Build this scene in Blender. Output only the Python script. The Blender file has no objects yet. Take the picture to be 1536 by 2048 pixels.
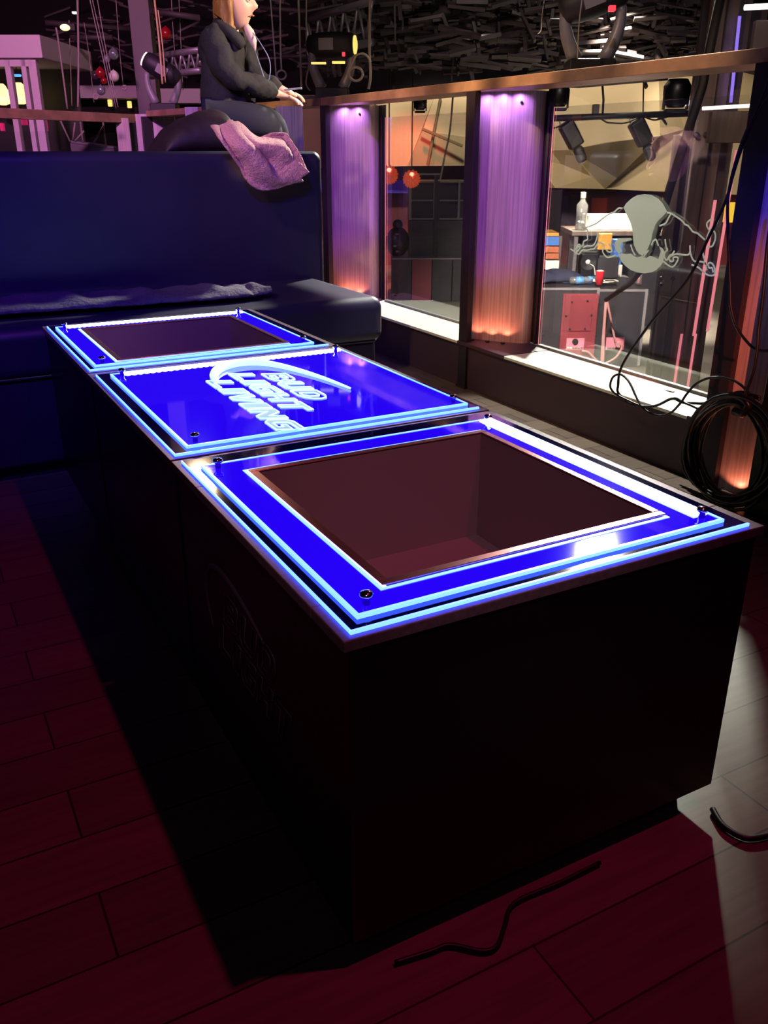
import bpy, bmesh, math, random
from mathutils import Vector, Matrix
random.seed(7)
S = bpy.context.scene
COL = S.collection

# ------------------------------------------------------------------ camera
CAM = Vector((0, 0, 1.2)); FPX = 1744.0
PITCH, YAW = math.radians(22.587), math.radians(28.45)
cd = bpy.data.cameras.new('camera'); cam = bpy.data.objects.new('camera', cd); COL.objects.link(cam)
cam.location = CAM; cam.rotation_euler = (math.pi/2-PITCH, 0, -YAW)
cd.sensor_fit = 'VERTICAL'; cd.sensor_height = 24; cd.lens = 24*FPX/2048; cd.clip_start = .02; cd.clip_end = 100
S.camera = cam
S.view_settings.view_transform = 'Standard'; S.view_settings.look = 'None'
S.view_settings.gamma = 1; S.view_settings.exposure = 0; S.view_settings.use_curve_mapping = False
cyw, syw, cp, sp = math.cos(YAW), math.sin(YAW), math.cos(PITCH), math.sin(PITCH)
FW = Vector((syw*cp, cyw*cp, -sp)); RT = Vector((cyw, -syw, 0)); UP = RT.cross(FW)
HF = Vector((syw, cyw, 0))
def ray(x, y): return FW + RT*((x-768)/FPX) - UP*((y-1024)/FPX)
def at(x, y, ax, v):
    """survey helper: where the sight line through a photo point meets the plane ax = v"""
    d = ray(x, y); i = 'xyz'.index(ax); return CAM + d*((v-CAM[i])/d[i])
def wp(x, y, D):
    """the same on a vertical plane D metres in front of the photographer"""
    d = ray(x, y); return CAM + d*(D/d.dot(HF))

# ------------------------------------------------------------------ world and lights
w = bpy.data.worlds.new('world'); S.world = w; w.use_nodes = True
w.node_tree.nodes['Background'].inputs[0].default_value = (.4, .16, .8, 1)
w.node_tree.nodes['Background'].inputs[1].default_value = .018
def lamp(name, kind, loc, target=None, energy=100, color=(1, 1, 1), size=.1, angle=40, blend=.3):
    l = bpy.data.lights.new(name, kind); l.energy = energy; l.color = color
    if kind == 'AREA': l.size = size
    else: l.shadow_soft_size = size
    if kind == 'SPOT': l.spot_size = math.radians(angle); l.spot_blend = blend
    o = bpy.data.objects.new(name, l); COL.objects.link(o); o.location = loc
    if target is not None:
        o.rotation_euler = (Vector(target)-Vector(loc)).to_track_quat('-Z', 'Y').to_euler()
    return o
WARM = (1, .83, .6); RED = (1, .03, .09); BLUE = (.08, .03, 1); PURP = (.6, .16, 1); ORNG = (1, .22, .08)
KEY = Vector((7.2, 7.6, 4.85))
lamp('stage_key_light', 'SPOT', KEY, (2.45, 3.75, .1), 12500, (.96, .97, .82), .2, 27, .35)
lamp('aisle_down_light', 'SPOT', (2.5, 2.75, 4.7), (2.2, 2.85, 0), 1500, (.95, .93, .9), .04, 24, .35)
def glint(px, py, dist, energy, color, ang, size):
    """a stage lamp hung where its reflection in the glossy table top falls at this spot"""
    P_ = at(px, py, 'z', .61); d_ = (P_-CAM).normalized(); d_.z = -d_.z
    lamp('stage_spot', 'SPOT', P_+d_*dist, P_, energy, color, size, ang, .5)
glint(1192, 1110, 8.5, 2600, (1, .93, .85), 3.2, .17)
glint(402, 968, 7.0, 120, (1, .7, .45), 4, .12)
lamp('room_fill_light', 'AREA', (-1.2, -1.8, 4.6), (.8, 1.6, .4), 6, (.8, .4, .75), 2.0)  # unseen fill added for the table well and sides
lamp('well_fill_light', 'SPOT', (-.7, -1.6, 4.2), (.85, 1.35, .5), 230, (.95, .6, .72), .1, 12, .8)  # unseen spot added only to brighten the near ice well
lamp('rail_light', 'SPOT', (-2.0, 2.5, 4.4), (2.4, 4.0, 1.45), 420, (1, .62, .36), .1, 40, .6)
for q_, e_, a_ in (((2.59, 3.93, 1.49), 3000, 3.6), ((2.59, 3.45, 1.5), 2600, 4.5), ((2.59, 4.7, 1.5), 1500, 8), ((2.59, 2.6, 1.5), 700, 7), ((2.45, 6.2, 1.5), 1500, 6)):
    lamp('rail_accent_light', 'SPOT', (-2.0, 2.5, 4.4), q_, e_, (1, .6, .32), .06, a_, .8)
lamp('person_light', 'SPOT', (5.2, 1.6, 3.6), (1.9, 5.0, 1.45), 2400, (1, .74, .5), .1, 13, .5)
lamp('person_fill_light', 'SPOT', (-2.6, .4, 3.6), (1.8, 4.6, 1.3), 330, (1, .55, .58), .1, 18, .7)
lamp('sofa_blue_light', 'SPOT', (-1.0, -.6, 4.2), (.6, 4.2, 1.15), 1000, (.10, .045, 1), .2, 36, .9)
lamp('sofa_violet_light', 'SPOT', (-2.6, 1.2, 3.6), (-.1, 4.2, 1.2), 170, (.5, .02, .8), .2, 34, .9)
lamp('pink_balcony_light', 'SPOT', (-1, 3.5, 4.4), (1.6, 11, 1.4), 1500, (1, .34, .72), .2, 50, .8)
lamp('red_floor_light', 'SPOT', (1.56, .5, 4.5), (.0, 1.3, 0), 160, (1, .02, .2), .05, 62, .9)
STG = (1, .87, .70)
for k_ in range(3):
    p_ = wp((900, 1180, 1450)[k_], -60, 11.6); q_ = wp((880, 1200, 1430)[k_], 330, 14.9)
    lamp('stage_wall_light', 'SPOT', p_, q_, (950, 800, 760)[k_], STG, .15, 46, .4)
lamp('stage_work_light', 'SPOT', wp(1100, -80, 5.2), wp(1210, 560, 8.6), 2300, (1, .86, .72), .1, 50, .7)
lamp('stage_back_light', 'SPOT', wp(1250, -60, 9.7), wp(1230, 470, 10.2), 4200, (1, .86, .66), .1, 50, .7)
lamp('stage_red_light', 'SPOT', wp(830, -60, 12.6), wp(800, 470, 15.8), 1300, (1, .10, .07), .1, 30, .8)
lamp('stage_floor_light', 'SPOT', wp(870, -60, 9.0), wp(850, 640, 10.0), 900, (1, .92, .8), .1, 60, .8)
lamp('rig_fill_light', 'SPOT', (1.2, 3.0, 4.3), (5.5, 12.0, 3.0), 230, (1, .8, .74), .2, 60, .7)
lamp('rig_fill_light', 'SPOT', (3.0, 3.0, 4.3), wp(1200, 60, 13.5), 380, (1, .8, .76), .2, 50, .7)  # unseen spot added to brighten the clutter on the right
lamp('column_light', 'SPOT', (1.6, -.6, 3.9), wp(1400, 420, 6.4), 300, (1, .72, .55), .1, 20, .7)

# ------------------------------------------------------------------ materials
def lin(c):
    c = c/255
    return c/12.92 if c <= .04045 else ((c+.055)/1.055)**2.4
def rgb(r, g, b): return (lin(r), lin(g), lin(b), 1)
def mat(name, col, rough=.5, metal=0, emis=None, es=0, noise=0, nscale=20, stretch=(1, 1, 1), spec=.5, coat=0, bump=0, alpha=None, trans=0):
    m = bpy.data.materials.new(name); m.use_nodes = True; N = m.node_tree.nodes; L = m.node_tree.links
    b = N['Principled BSDF']; b.inputs['Base Color'].default_value = col
    b.inputs['Roughness'].default_value = rough; b.inputs['Metallic'].default_value = metal
    b.inputs['Specular IOR Level'].default_value = spec; b.inputs['Coat Weight'].default_value = coat
    b.inputs['Transmission Weight'].default_value = trans
    if emis: b.inputs['Emission Color'].default_value = emis; b.inputs['Emission Strength'].default_value = es
    if noise or bump:
        tc = N.new('ShaderNodeTexCoord'); mp = N.new('ShaderNodeMapping'); nz = N.new('ShaderNodeTexNoise')
        mp.inputs['Scale'].default_value = stretch; nz.inputs['Scale'].default_value = nscale; nz.inputs['Detail'].default_value = 6
        L.new(tc.outputs['Object'], mp.inputs[0]); L.new(mp.outputs[0], nz.inputs[0])
        if noise:
            mx = N.new('ShaderNodeMix'); mx.data_type = 'RGBA'; mx.blend_type = 'MULTIPLY'
            cr = N.new('ShaderNodeValToRGB'); cr.color_ramp.elements[0].position = .3; cr.color_ramp.elements[1].position = .7
            cr.color_ramp.elements[0].color = (1-noise,)*3+(1,); cr.color_ramp.elements[1].color = (1+noise*.3,)*3+(1,)
            L.new(nz.outputs[0], cr.inputs[0]); mx.inputs[0].default_value = 1
            mx.inputs[6].default_value = col; L.new(cr.outputs[0], mx.inputs[7]); L.new(mx.outputs[2], b.inputs['Base Color'])
        if bump:
            bp = N.new('ShaderNodeBump'); bp.inputs['Strength'].default_value = bump; bp.inputs['Distance'].default_value = .01
            L.new(nz.outputs[0], bp.inputs['Height']); L.new(bp.outputs[0], b.inputs['Normal'])
    return m
def clear(name, tint=(1, 1, 1, 1), refl=.06, rough=.02, op=0.0, opcol=(.8, .8, .8, 1)):
    """thin pane: see-through with a faint reflection"""
    m = bpy.data.materials.new(name); m.use_nodes = True; N = m.node_tree.nodes; L = m.node_tree.links
    N.clear(); out = N.new('ShaderNodeOutputMaterial'); t = N.new('ShaderNodeBsdfTransparent'); g = N.new('ShaderNodeBsdfGlossy')
    fr = N.new('ShaderNodeFresnel'); fr.inputs[0].default_value = 1.45; mu = N.new('ShaderNodeMath'); mu.operation = 'MULTIPLY'; mu.inputs[1].default_value = refl/.04
    t.inputs[0].default_value = tint; g.inputs['Roughness'].default_value = rough
    mix = N.new('ShaderNodeMixShader'); L.new(fr.outputs[0], mu.inputs[0]); L.new(mu.outputs[0], mix.inputs[0]); L.new(t.outputs[0], mix.inputs[1]); L.new(g.outputs[0], mix.inputs[2])
    last = mix
    if op:
        d = N.new('ShaderNodeBsdfDiffuse'); d.inputs[0].default_value = opcol; m2 = N.new('ShaderNodeMixShader'); m2.inputs[0].default_value = op
        L.new(mix.outputs[0], m2.inputs[1]); L.new(d.outputs[0], m2.inputs[2]); last = m2
    L.new(last.outputs[0], out.inputs[0]); return m
def planks(name, c1, c2, w_, l_, rough=.35, rot=0):
    m = mat(name, c1, rough); N = m.node_tree.nodes; L = m.node_tree.links; b = N['Principled BSDF']
    tc = N.new('ShaderNodeTexCoord'); mp = N.new('ShaderNodeMapping'); mp.inputs['Rotation'].default_value = (0, 0, rot)
    br = N.new('ShaderNodeTexBrick'); br.inputs['Scale'].default_value = 1; br.inputs['Brick Width'].default_value = l_; br.inputs['Row Height'].default_value = w_
    br.inputs['Mortar Size'].default_value = .0022; br.inputs['Mortar'].default_value = (c1[0]*.15, c1[1]*.15, c1[2]*.15, 1)
    br.inputs['Color1'].default_value = c1; br.inputs['Color2'].default_value = c2
    m2 = N.new('ShaderNodeMapping'); m2.inputs['Scale'].default_value = (3, 40, 1); nz = N.new('ShaderNodeTexNoise'); nz.inputs['Scale'].default_value = 1.5; nz.inputs['Detail'].default_value = 8
    mx = N.new('ShaderNodeMix'); mx.data_type = 'RGBA'; mx.blend_type = 'MULTIPLY'; mx.inputs[0].default_value = .6
    L.new(tc.outputs['Object'], mp.inputs[0]); L.new(mp.outputs[0], br.inputs[0]); L.new(mp.outputs[0], m2.inputs[0]); L.new(m2.outputs[0], nz.inputs[0])
    L.new(br.outputs[0], mx.inputs[6]); L.new(nz.outputs[0], mx.inputs[7]); L.new(mx.outputs[2], b.inputs['Base Color'])
    return m
M = dict(
 wood=planks('wood_plank_floor', rgb(124, 111, 95), rgb(106, 94, 81), .15, 1.2, .4, 0),
 concrete=mat('grey_stage_floor', rgb(110, 104, 98), .6, noise=.5, nscale=2),
 black=mat('matt_black', rgb(24, 22, 28), .6), blackgloss=mat('black_gloss_laminate', rgb(12, 10, 14), .12, coat=.5),
 tablebody=mat('black_table_laminate', rgb(20, 17, 24), .35, noise=.15),
 rim=mat('grey_rim_board', rgb(104, 84, 92), .4, noise=.3, nscale=90),
 rubber=mat('black_rubber', rgb(14, 13, 17), .38), cable=mat('black_cable', rgb(11, 10, 13), .45),
 leather=mat('navy_leather', rgb(38, 34, 58), .4, noise=.15, nscale=6, bump=.12),
 steel=mat('brushed_steel', rgb(186, 168, 172), .42, .25, noise=.35, nscale=8, stretch=(14, 14, .35)),
 bronze=mat('brass_rail', rgb(190, 150, 118), .38, .35, noise=.4, nscale=7),
 darksteel=mat('dark_post_steel', rgb(52, 44, 52), .4, .4, noise=.15, nscale=6),
 plum=mat('plum_painted_wall', rgb(66, 48, 58), .55), sill=mat('cream_sill', rgb(226, 228, 205), .4, noise=.1, nscale=4),
 ceil=mat('black_ceiling', rgb(18, 15, 22), .8), backblack=mat('black_drape', rgb(20, 14, 20), .9),
 cream=mat('cream_wall_panel', rgb(172, 152, 116), .7, noise=.12, nscale=1.5), seam=mat('dark_seam', rgb(96, 82, 52), .7),
 maroon=mat('maroon_wall', rgb(96, 22, 26), .6, noise=.3, nscale=2), grey=mat('grey_plastic', rgb(120, 118, 122), .35),
 white=mat('white_plastic', rgb(225, 224, 215), .4), chrome=mat('chrome', rgb(220, 220, 225), .12, 1),
 alu=mat('worn_aluminium', rgb(120, 104, 98), .45, .4, noise=.35, nscale=5, stretch=(6, 6, .5)), truss=mat('truss_tube', rgb(128, 124, 124), .4, .6),
 skin=mat('skin', rgb(232, 184, 164), .5), hoodie=mat('black_fleece_jacket', rgb(40, 40, 46), .85, noise=.3, nscale=60, bump=.3),
 denim=mat('navy_denim', rgb(30, 32, 54), .85, noise=.35, nscale=250), hair=mat('blonde_hair', rgb(176, 128, 70), .5, noise=.5, nscale=20, stretch=(12, 12, .6)),
 shirt=mat('pale_pink_shirt', rgb(214, 190, 190), .8), lip=mat('lip_pink', rgb(190, 112, 110), .5),
 fleece=mat('pink_fleece', rgb(236, 172, 168), .95, noise=.35, nscale=140, bump=1), coat=mat('dark_coat', rgb(44, 30, 40), .6, noise=.3, nscale=20),
 greycloth=mat('grey_fleece', rgb(78, 66, 88), .95, noise=.4, nscale=60, bump=.8),
 string=mat('blue_grey_cord', rgb(128, 140, 176), .5), rope=mat('grey_rope', rgb(140, 128, 120), .8), goldrope=mat('yellow_strap', rgb(190, 160, 110), .7),
 flight=mat('flight_case_black', rgb(44, 42, 48), .5, noise=.3, nscale=8), redpanel=mat('red_fronted_panel', rgb(128, 52, 62), .5, noise=.25, nscale=3),
 pinkplate=mat('pink_connector_plate', rgb(226, 130, 150), .4), pinkcable=mat('pinkish_cable', rgb(180, 130, 132), .5),
 ply=mat('orange_plywood', rgb(196, 138, 48), .6, noise=.2), boxblue=mat('blue_box_card', rgb(60, 110, 190), .6), boxbrown=mat('brown_box_card', rgb(170, 92, 60), .6),
 red=mat('red_plastic', rgb(210, 40, 50), .35), cap=mat('blue_label', rgb(90, 150, 210), .5), jacket=mat('navy_cloth', rgb(34, 40, 66), .9, noise=.3),
 bottle=clear('clear_bottle', (.85, .9, .95, 1), .2, .05, .12), glass=clear('balcony_glass', (.96, .97, .97, 1), .013, .01, .003, (.7, .68, .72, 1)),
 frost=None, kwhite=mat('kiosk_white_paint', rgb(214, 200, 214), .5),
 fascia=mat('white_fascia', rgb(190, 176, 186), .6), column=mat('grey_column_paint', rgb(92, 84, 88), .6),
 acr=mat('clear_acrylic', rgb(8, 4, 40), .04, emis=(.02, 0, 1, 1), es=.95, coat=.3),
 acrblack=mat('black_acrylic_border', rgb(6, 4, 14), .06, emis=(.01, 0, 1, 1), es=.015, coat=.3),
 rimglow=mat('violet_rim_board', rgb(104, 84, 92), .4),
 edge=mat('glowing_acrylic_edge', rgb(150, 190, 255), .3, emis=(.035, .09, 1, 1), es=9),
 edgew=mat('white_led_strip', rgb(255, 255, 255), .3, emis=(.62, .85, 1, 1), es=5.5),
 letterfill=mat('pale_lettering_fill', rgb(200, 235, 255), .3, emis=(.2, .7, 1, 1), es=.42),
 letter=mat('glowing_lettering', rgb(200, 230, 255), .3, emis=(.5, .9, 1, 1), es=1.35),
 well=mat('plum_well_plastic', rgb(132, 100, 108), .3), lip2=mat('copper_lip', rgb(214, 150, 150), .22, .9), faint=mat('dull_vinyl_lettering', rgb(74, 46, 62), .5),
 lampw=mat('lit_lamp_warm', (1, .9, .7, 1), .4, emis=(1, .66, .3, 1), es=1.7), lampr=mat('lit_lamp_red', (1, .1, .1, 1), .4, emis=(1, .10, .06, 1), es=12),
 amber=mat('amber_glass', rgb(150, 70, 40), .15, emis=(1, .10, .03, 1), es=.4, noise=.6, nscale=60), screen=mat('lit_yellow_screen', rgb(230, 180, 40), .4, emis=(1, .62, .05, 1), es=.9),
 yglow=mat('yellow_indicator', rgb(230, 200, 60), .4, emis=(1, .8, .2, 1), es=1.0), rglow=mat('red_indicator', rgb(230, 40, 40), .4, emis=(1, .05, .08, 1), es=1.2),
 wglow=mat('white_lit_panel', rgb(255, 240, 230), .4, emis=(1, .85, .8, 1), es=2), bglow=mat('blue_lit_panel', rgb(60, 140, 255), .4, emis=(.1, .4, 1, 1), es=1.5),
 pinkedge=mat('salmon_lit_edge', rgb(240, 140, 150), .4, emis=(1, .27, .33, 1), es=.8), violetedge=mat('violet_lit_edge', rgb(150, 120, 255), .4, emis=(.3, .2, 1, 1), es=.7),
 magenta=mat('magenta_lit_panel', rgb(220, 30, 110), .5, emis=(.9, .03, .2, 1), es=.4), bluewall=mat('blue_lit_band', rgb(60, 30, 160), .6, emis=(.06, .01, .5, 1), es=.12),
 redball=mat('red_balloon', rgb(130, 20, 24), .18), silverball=mat('silver_balloon', rgb(150, 156, 160), .15, .6), creamball=mat('cream_balloon', rgb(214, 208, 190), .3),
 darkball=mat('dark_balloon', rgb(50, 44, 50), .2), poster=mat('dark_blue_poster', rgb(40, 30, 90), .6, noise=.6, nscale=9),
 clutter=mat('grimy_grey_duct', rgb(66, 56, 58), .6, noise=.7, nscale=3), posterred=mat('red_poster_print', rgb(170, 50, 40), .6), stain=mat('dark_worn_patch', rgb(90, 60, 70), .7),
)

def translucent(name, col, op):
    m = bpy.data.materials.new(name); m.use_nodes = True; N = m.node_tree.nodes; L = m.node_tree.links; N.clear()
    out = N.new('ShaderNodeOutputMaterial'); t = N.new('ShaderNodeBsdfTransparent'); d = N.new('ShaderNodeBsdfDiffuse'); tr = N.new('ShaderNodeBsdfTranslucent')
    a = N.new('ShaderNodeMixShader'); b = N.new('ShaderNodeMixShader'); a.inputs[0].default_value = .6; b.inputs[0].default_value = op
    d.inputs[0].default_value = col; tr.inputs[0].default_value = col
    L.new(d.outputs[0], a.inputs[1]); L.new(tr.outputs[0], a.inputs[2]); L.new(t.outputs[0], b.inputs[1]); L.new(a.outputs[0], b.inputs[2]); L.new(b.outputs[0], out.inputs[0]); return m
M['frost'] = translucent('frosted_vinyl', rgb(204, 208, 202), .93)

# ------------------------------------------------------------------ mesh helpers
class MB:
    def __init__(s): s.v = []; s.f = []
    def add(s, v, f):
        n = len(s.v); s.v += [Vector(p) for p in v]; s.f += [tuple(i+n for i in q) for q in f]; return s
    def box(s, a, b, T=None):
        x0, y0, z0 = a; x1, y1, z1 = b
        v = [Vector(p) for p in ((x0,y0,z0),(x1,y0,z0),(x1,y1,z0),(x0,y1,z0),(x0,y0,z1),(x1,y0,z1),(x1,y1,z1),(x0,y1,z1))]
        if T: v = [T @ p for p in v]
        return s.add(v, [(0,3,2,1),(4,5,6,7),(0,1,5,4),(1,2,6,5),(2,3,7,6),(3,0,4,7)])
    def tube(s, pts, r, n=8, cap=True):
        pts = [Vector(p) for p in pts]; rs = r if isinstance(r, (list, tuple)) else [r]*len(pts); rings = []
        up = None
        for i, p in enumerate(pts):
            t = (pts[min(i+1, len(pts)-1)]-pts[max(i-1, 0)]).normalized()
            if up is None: up = t.orthogonal().normalized()
            up = (up-t*up.dot(t)); up = up.normalized() if up.length > 1e-6 else t.orthogonal().normalized()
            q = t.cross(up)
            rings.append([p+(up*math.cos(a)+q*math.sin(a))*rs[i] for a in (2*math.pi*k/n for k in range(n))])
        v = [x for g in rings for x in g]; f = []
        for i in range(len(pts)-1):
            for k in range(n): f.append((i*n+k, i*n+(k+1) % n, (i+1)*n+(k+1) % n, (i+1)*n+k))
        if cap: f += [tuple(range(n))[::-1], tuple((len(pts)-1)*n+k for k in range(n))]
        return s.add(v, f)
    def lathe(s, prof, T=None, n=24):
        v = [(r*math.cos(2*math.pi*k/n), r*math.sin(2*math.pi*k/n), z) for r, z in prof for k in range(n)]
        if T: v = [T @ Vector(p) for p in v]
        f = [(i*n+k, i*n+(k+1) % n, (i+1)*n+(k+1) % n, (i+1)*n+k) for i in range(len(prof)-1) for k in range(n)]
        f += [tuple(range(n))[::-1], tuple((len(prof)-1)*n+k for k in range(n))]
        return s.add(v, f)
    def prism(s, pts, off):
        """closed outline pushed along off"""
        off = Vector(off); n = len(pts); v = [Vector(p) for p in pts]; v += [p+off for p in v]
        return s.add(v, [tuple(range(n))[::-1], tuple(range(n, 2*n))]+[(k, (k+1) % n, n+(k+1) % n, n+k) for k in range(n)])
    def ring(s, x0, x1, y0, y1, w_, z0, z1):
        s.box((x0, y0, z0), (x1, y0+w_, z1)); s.box((x0, y1-w_, z0), (x1, y1, z1)); s.box((x0, y0+w_, z0), (x0+w_, y1-w_, z1)); return s.box((x1-w_, y0+w_, z0), (x1, y1-w_, z1))
    def sphere(s, c, r, n=16, sc=(1, 1, 1)):
        c = Vector(c); prof = [(max(1e-4, math.sin(math.pi*i/n)), -math.cos(math.pi*i/n)) for i in range(n+1)]
        return s.lathe(prof, Matrix.Translation(c) @ Matrix.Diagonal((r*sc[0], r*sc[1], r*sc[2], 1)), n*2)
    def build(s, name, m, parent=None, smooth=False, bevel=0, seg=2, mods=None):
        me = bpy.data.meshes.new(name); org = Vector((0, 0, 0))
        if parent is None and s.v:
            lo = Vector([min(p[i] for p in s.v) for i in range(3)]); hi = Vector([max(p[i] for p in s.v) for i in range(3)])
            org = Vector(((lo.x+hi.x)/2, (lo.y+hi.y)/2, lo.z))
        elif parent is not None: org = world_loc(parent)
        me.from_pydata([p-org for p in s.v], [], s.f); me.update()
        bm = bmesh.new(); bm.from_mesh(me); bmesh.ops.recalc_face_normals(bm, faces=bm.faces); bm.to_mesh(me); bm.free()
        me.materials.append(M[m] if isinstance(m, str) else m)
        o = bpy.data.objects.new(name, me); COL.objects.link(o)
        if parent is not None: o.parent = parent
        else: o.location = org
        if smooth: me.polygons.foreach_set('use_smooth', [True]*len(me.polygons))
        if bevel:
            b = o.modifiers.new('bevel', 'BEVEL'); b.width = bevel; b.segments = seg; b.limit_method = 'ANGLE'
            me.polygons.foreach_set('use_smooth', [True]*len(me.polygons)); b.harden_normals = True
        return o
def world_loc(o):
    l = Vector((0, 0, 0))
    while o is not None: l = l+o.location; o = o.parent
    return l
def tag(o, label, cat, group=None, kind=None):
    o['label'] = label
    if cat: o['category'] = cat
    if group: o['group'] = group
    if kind: o['kind'] = kind
    return o
def thing(name, label, cat, loc, group=None):
    o = bpy.data.objects.new(name, None); o.empty_display_size = .1; COL.objects.link(o); o.location = loc; return tag(o, label, cat, group)
def struct(o): o['kind'] = 'structure'; return o
def smoothpath(pts, k=6):
    pts = [Vector(p) for p in pts]; out = []
    for i in range(len(pts)-1):
        a, b = pts[i], pts[i+1]; p0 = pts[max(i-1, 0)]; p3 = pts[min(i+2, len(pts)-1)]
        for j in range(k):
            t = j/k
            out.append(.5*((2*a)+(b-p0)*t+(2*p0-5*a+4*b-p3)*t*t+(3*a-p0-3*b+p3)*t**3))
    return out+[pts[-1]]
def VT(c):
    """frame standing at c, facing the photographer: x right, y away, z up"""
    return Matrix.Translation(Vector(c)) @ Matrix.Rotation(-YAW, 4, 'Z')
def vrect(mb, x0, y0, x1, y1, D, th, grow=0):
    """upright box whose near face spans two photo points on the plane at D"""
    xm, ym = (x0+x1)/2, (y0+y1)/2
    w_ = abs((wp(x1, ym, D)-wp(x0, ym, D)).dot(RT)); c = wp(xm, ym, D)
    h0 = wp(xm, y1, D).z; h1 = wp(xm, y0, D).z
    return mb.box((-w_/2, 0, h0), (w_/2, th, h1), VT((c.x, c.y, 0)))
def dup(root, delta, label=None, group=None):
    r = root.copy(); COL.objects.link(r); r.location = root.location+Vector(delta)
    if label: r['label'] = label
    if group: r['group'] = group
    for ch in list(root.children):
        c = ch.copy(); COL.objects.link(c); c.parent = r
        for g in ch.children:
            d = g.copy(); COL.objects.link(d); d.parent = c
    return r

# ------------------------------------------------------------------ setting
LZ = -.7
struct(MB().box((-6, -4, -.12), (2.62, 3.0, 0)).box((-6, 3.0, -.12), (2.62, 5.6, 0)).build('floor', 'wood'))
struct(MB().box((-8, 5.6, LZ-.1), (2.6, 20, LZ)).box((2.6, -1, LZ-.1), (18, 20, LZ)).build('floor_lower', 'concrete'))
struct(MB().box((-8, -5, 4.9), (18, 21, 5.0)).build('ceiling', 'ceil'))
# far wall: maroon below, black above
TB = VT((0, 0, 0))
struct(MB().box((-9, 16.0, LZ), (11, 16.2, 1.0), TB).build('wall_back', 'maroon'))
struct(MB().box((-9, 16.0, 1.0), (11, 16.2, 4.9), TB).build('wall_back_upper', 'backblack'))
struct(MB().box((9.6, 2, LZ), (9.8, 16, 4.9), TB).build('wall_right', 'backblack'))
# knee wall, sill
struct(MB().box((2.62, 2.15, LZ), (2.9, 5.62, .235)).build('wall_knee', 'plum'))
sl = MB().box((2.575, 2.30, .235), (2.88, 3.50, .25)).box((2.575, 3.93, .235), (2.88, 5.55, .25))
struct(sl.build('trim_sill', 'sill', bevel=.003))
struct(MB().box((2.575, 3.50, .233), (2.88, 3.93, .252)).box((2.575, 2.15, .233), (2.88, 2.30, .252)).build('trim_ledge', 'plum', bevel=.003))
struct(MB().box((2.60, 2.15, 0), (2.62, 5.55, .235)).build('wall_knee_face', 'plum'))
for i, (px, py) in enumerate([(1070, 703), (1340, 783)]):
    p = at(px, py, 'z', .25)
    tag(MB().box((-.02, -.006, 0), (.02, .006, .004), Matrix.Translation((p.x, p.y, .2505)) @ Matrix.Rotation(1.7, 4, 'Z')).build('latch_plate', 'grey', bevel=.002),
        ['small steel latch plate on the cream sill beside the middle pillar', 'small steel latch plate on the cream sill near the hanging black cables'][i], 'latch')
# cream folded wall panels high on the far side
def facets(polys, name):
    mb = MB()
    for q in polys:
        pts = [wp(x, y, D) for x, y, D in q]; mb.prism(pts, HF*.5)
    return struct(mb.build(name, 'cream'))
facets([[(560, 190, 15.3), (800, 190, 15.0), (870, 190, 14.9), (845, 262, 14.75), (815, 332, 14.95), (560, 338, 15.3)],
        [(870, 190, 14.9), (1120, 150, 15.1), (1120, 300, 15.0), (845, 262, 14.75)],
        [(845, 262, 14.75), (1120, 300, 15.0), (1120, 330, 15.1), (815, 332, 14.95)],
        [(1060, 150, 15.2), (1317, 130, 14.6), (1320, 272, 14.55), (1222, 285, 14.3), (1139, 300, 14.8), (1060, 302, 15.2)],
        [(1317, 130, 14.6), (1536, 100, 15.4), (1536, 232, 15.6), (1371, 258, 15.0), (1320, 272, 14.55)],
        [(1139, 300, 14.8), (1222, 285, 14.3), (1320, 272, 14.55), (1234, 356, 14.9), (1210, 378, 15.1), (1182, 353, 15.0)],
        [(1060, 302, 15.2), (1139, 300, 14.8), (1182, 353, 15.0), (1210, 378, 15.1), (1110, 376, 14.5), (1060, 376, 15.2)],
        [(1320, 272, 14.55), (1371, 258, 15.0), (1536, 232, 15.6), (1536, 392, 15.0), (1363, 387, 15.1), (1210, 378, 15.1), (1234, 356, 14.9)]], 'wall_back_panels')
sm = MB()
for a, b in (((882, 190, 14.7), (855, 330, 14.7)), ((845, 258, 14.55), (925, 292, 14.6))):
    p, q = wp(*a), wp(*b); sm.tube([p, q], .022, 6)
struct(sm.build('trim_panel_seam', 'seam'))
struct(vrect(MB(), 560, 362, 1100, 386, 15.6, .3).build('trim_blue_band', 'bluewall'))
# brick of clutter under the ceiling
cl = MB()
for i in range(1300):
    D = random.uniform(9.9, 11.3); px = random.uniform(640, 1500); py = random.uniform(-40, 190)
    c = wp(px, py, D)
    if not (2.0 < c.z < 4.7): continue
    L_ = random.uniform(.08, .45); T = VT(c) @ Matrix.Rotation(random.uniform(-.25, .25), 4, 'Y') @ Matrix.Rotation(random.uniform(-.9, .9), 4, 'X')
    if random.random() < .2: T = T @ Matrix.Rotation(1.4, 4, 'Y')
    cl.box((-L_/2, -.02, -.012), (L_/2, .03, random.uniform(.0, .03)), T)
for i in range(160):
    D = random.uniform(12.5, 14.5); px = random.uniform(110, 640); py = random.uniform(-60, 150); c = wp(px, py, D)
    if not (2.1 < c.z < 4.7): continue
    L_ = random.uniform(.05, .5); T = VT(c) @ Matrix.Rotation(random.uniform(-.4, .4), 4, 'Y')
    cl.box((-L_/2, -.02, -.01), (L_/2, .02, .014), T)
tag(cl.build('rigging_debris', 'clutter'), 'dense dim tangle of slats and rigging hardware under the black ceiling', 'rigging', kind='stuff')
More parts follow.
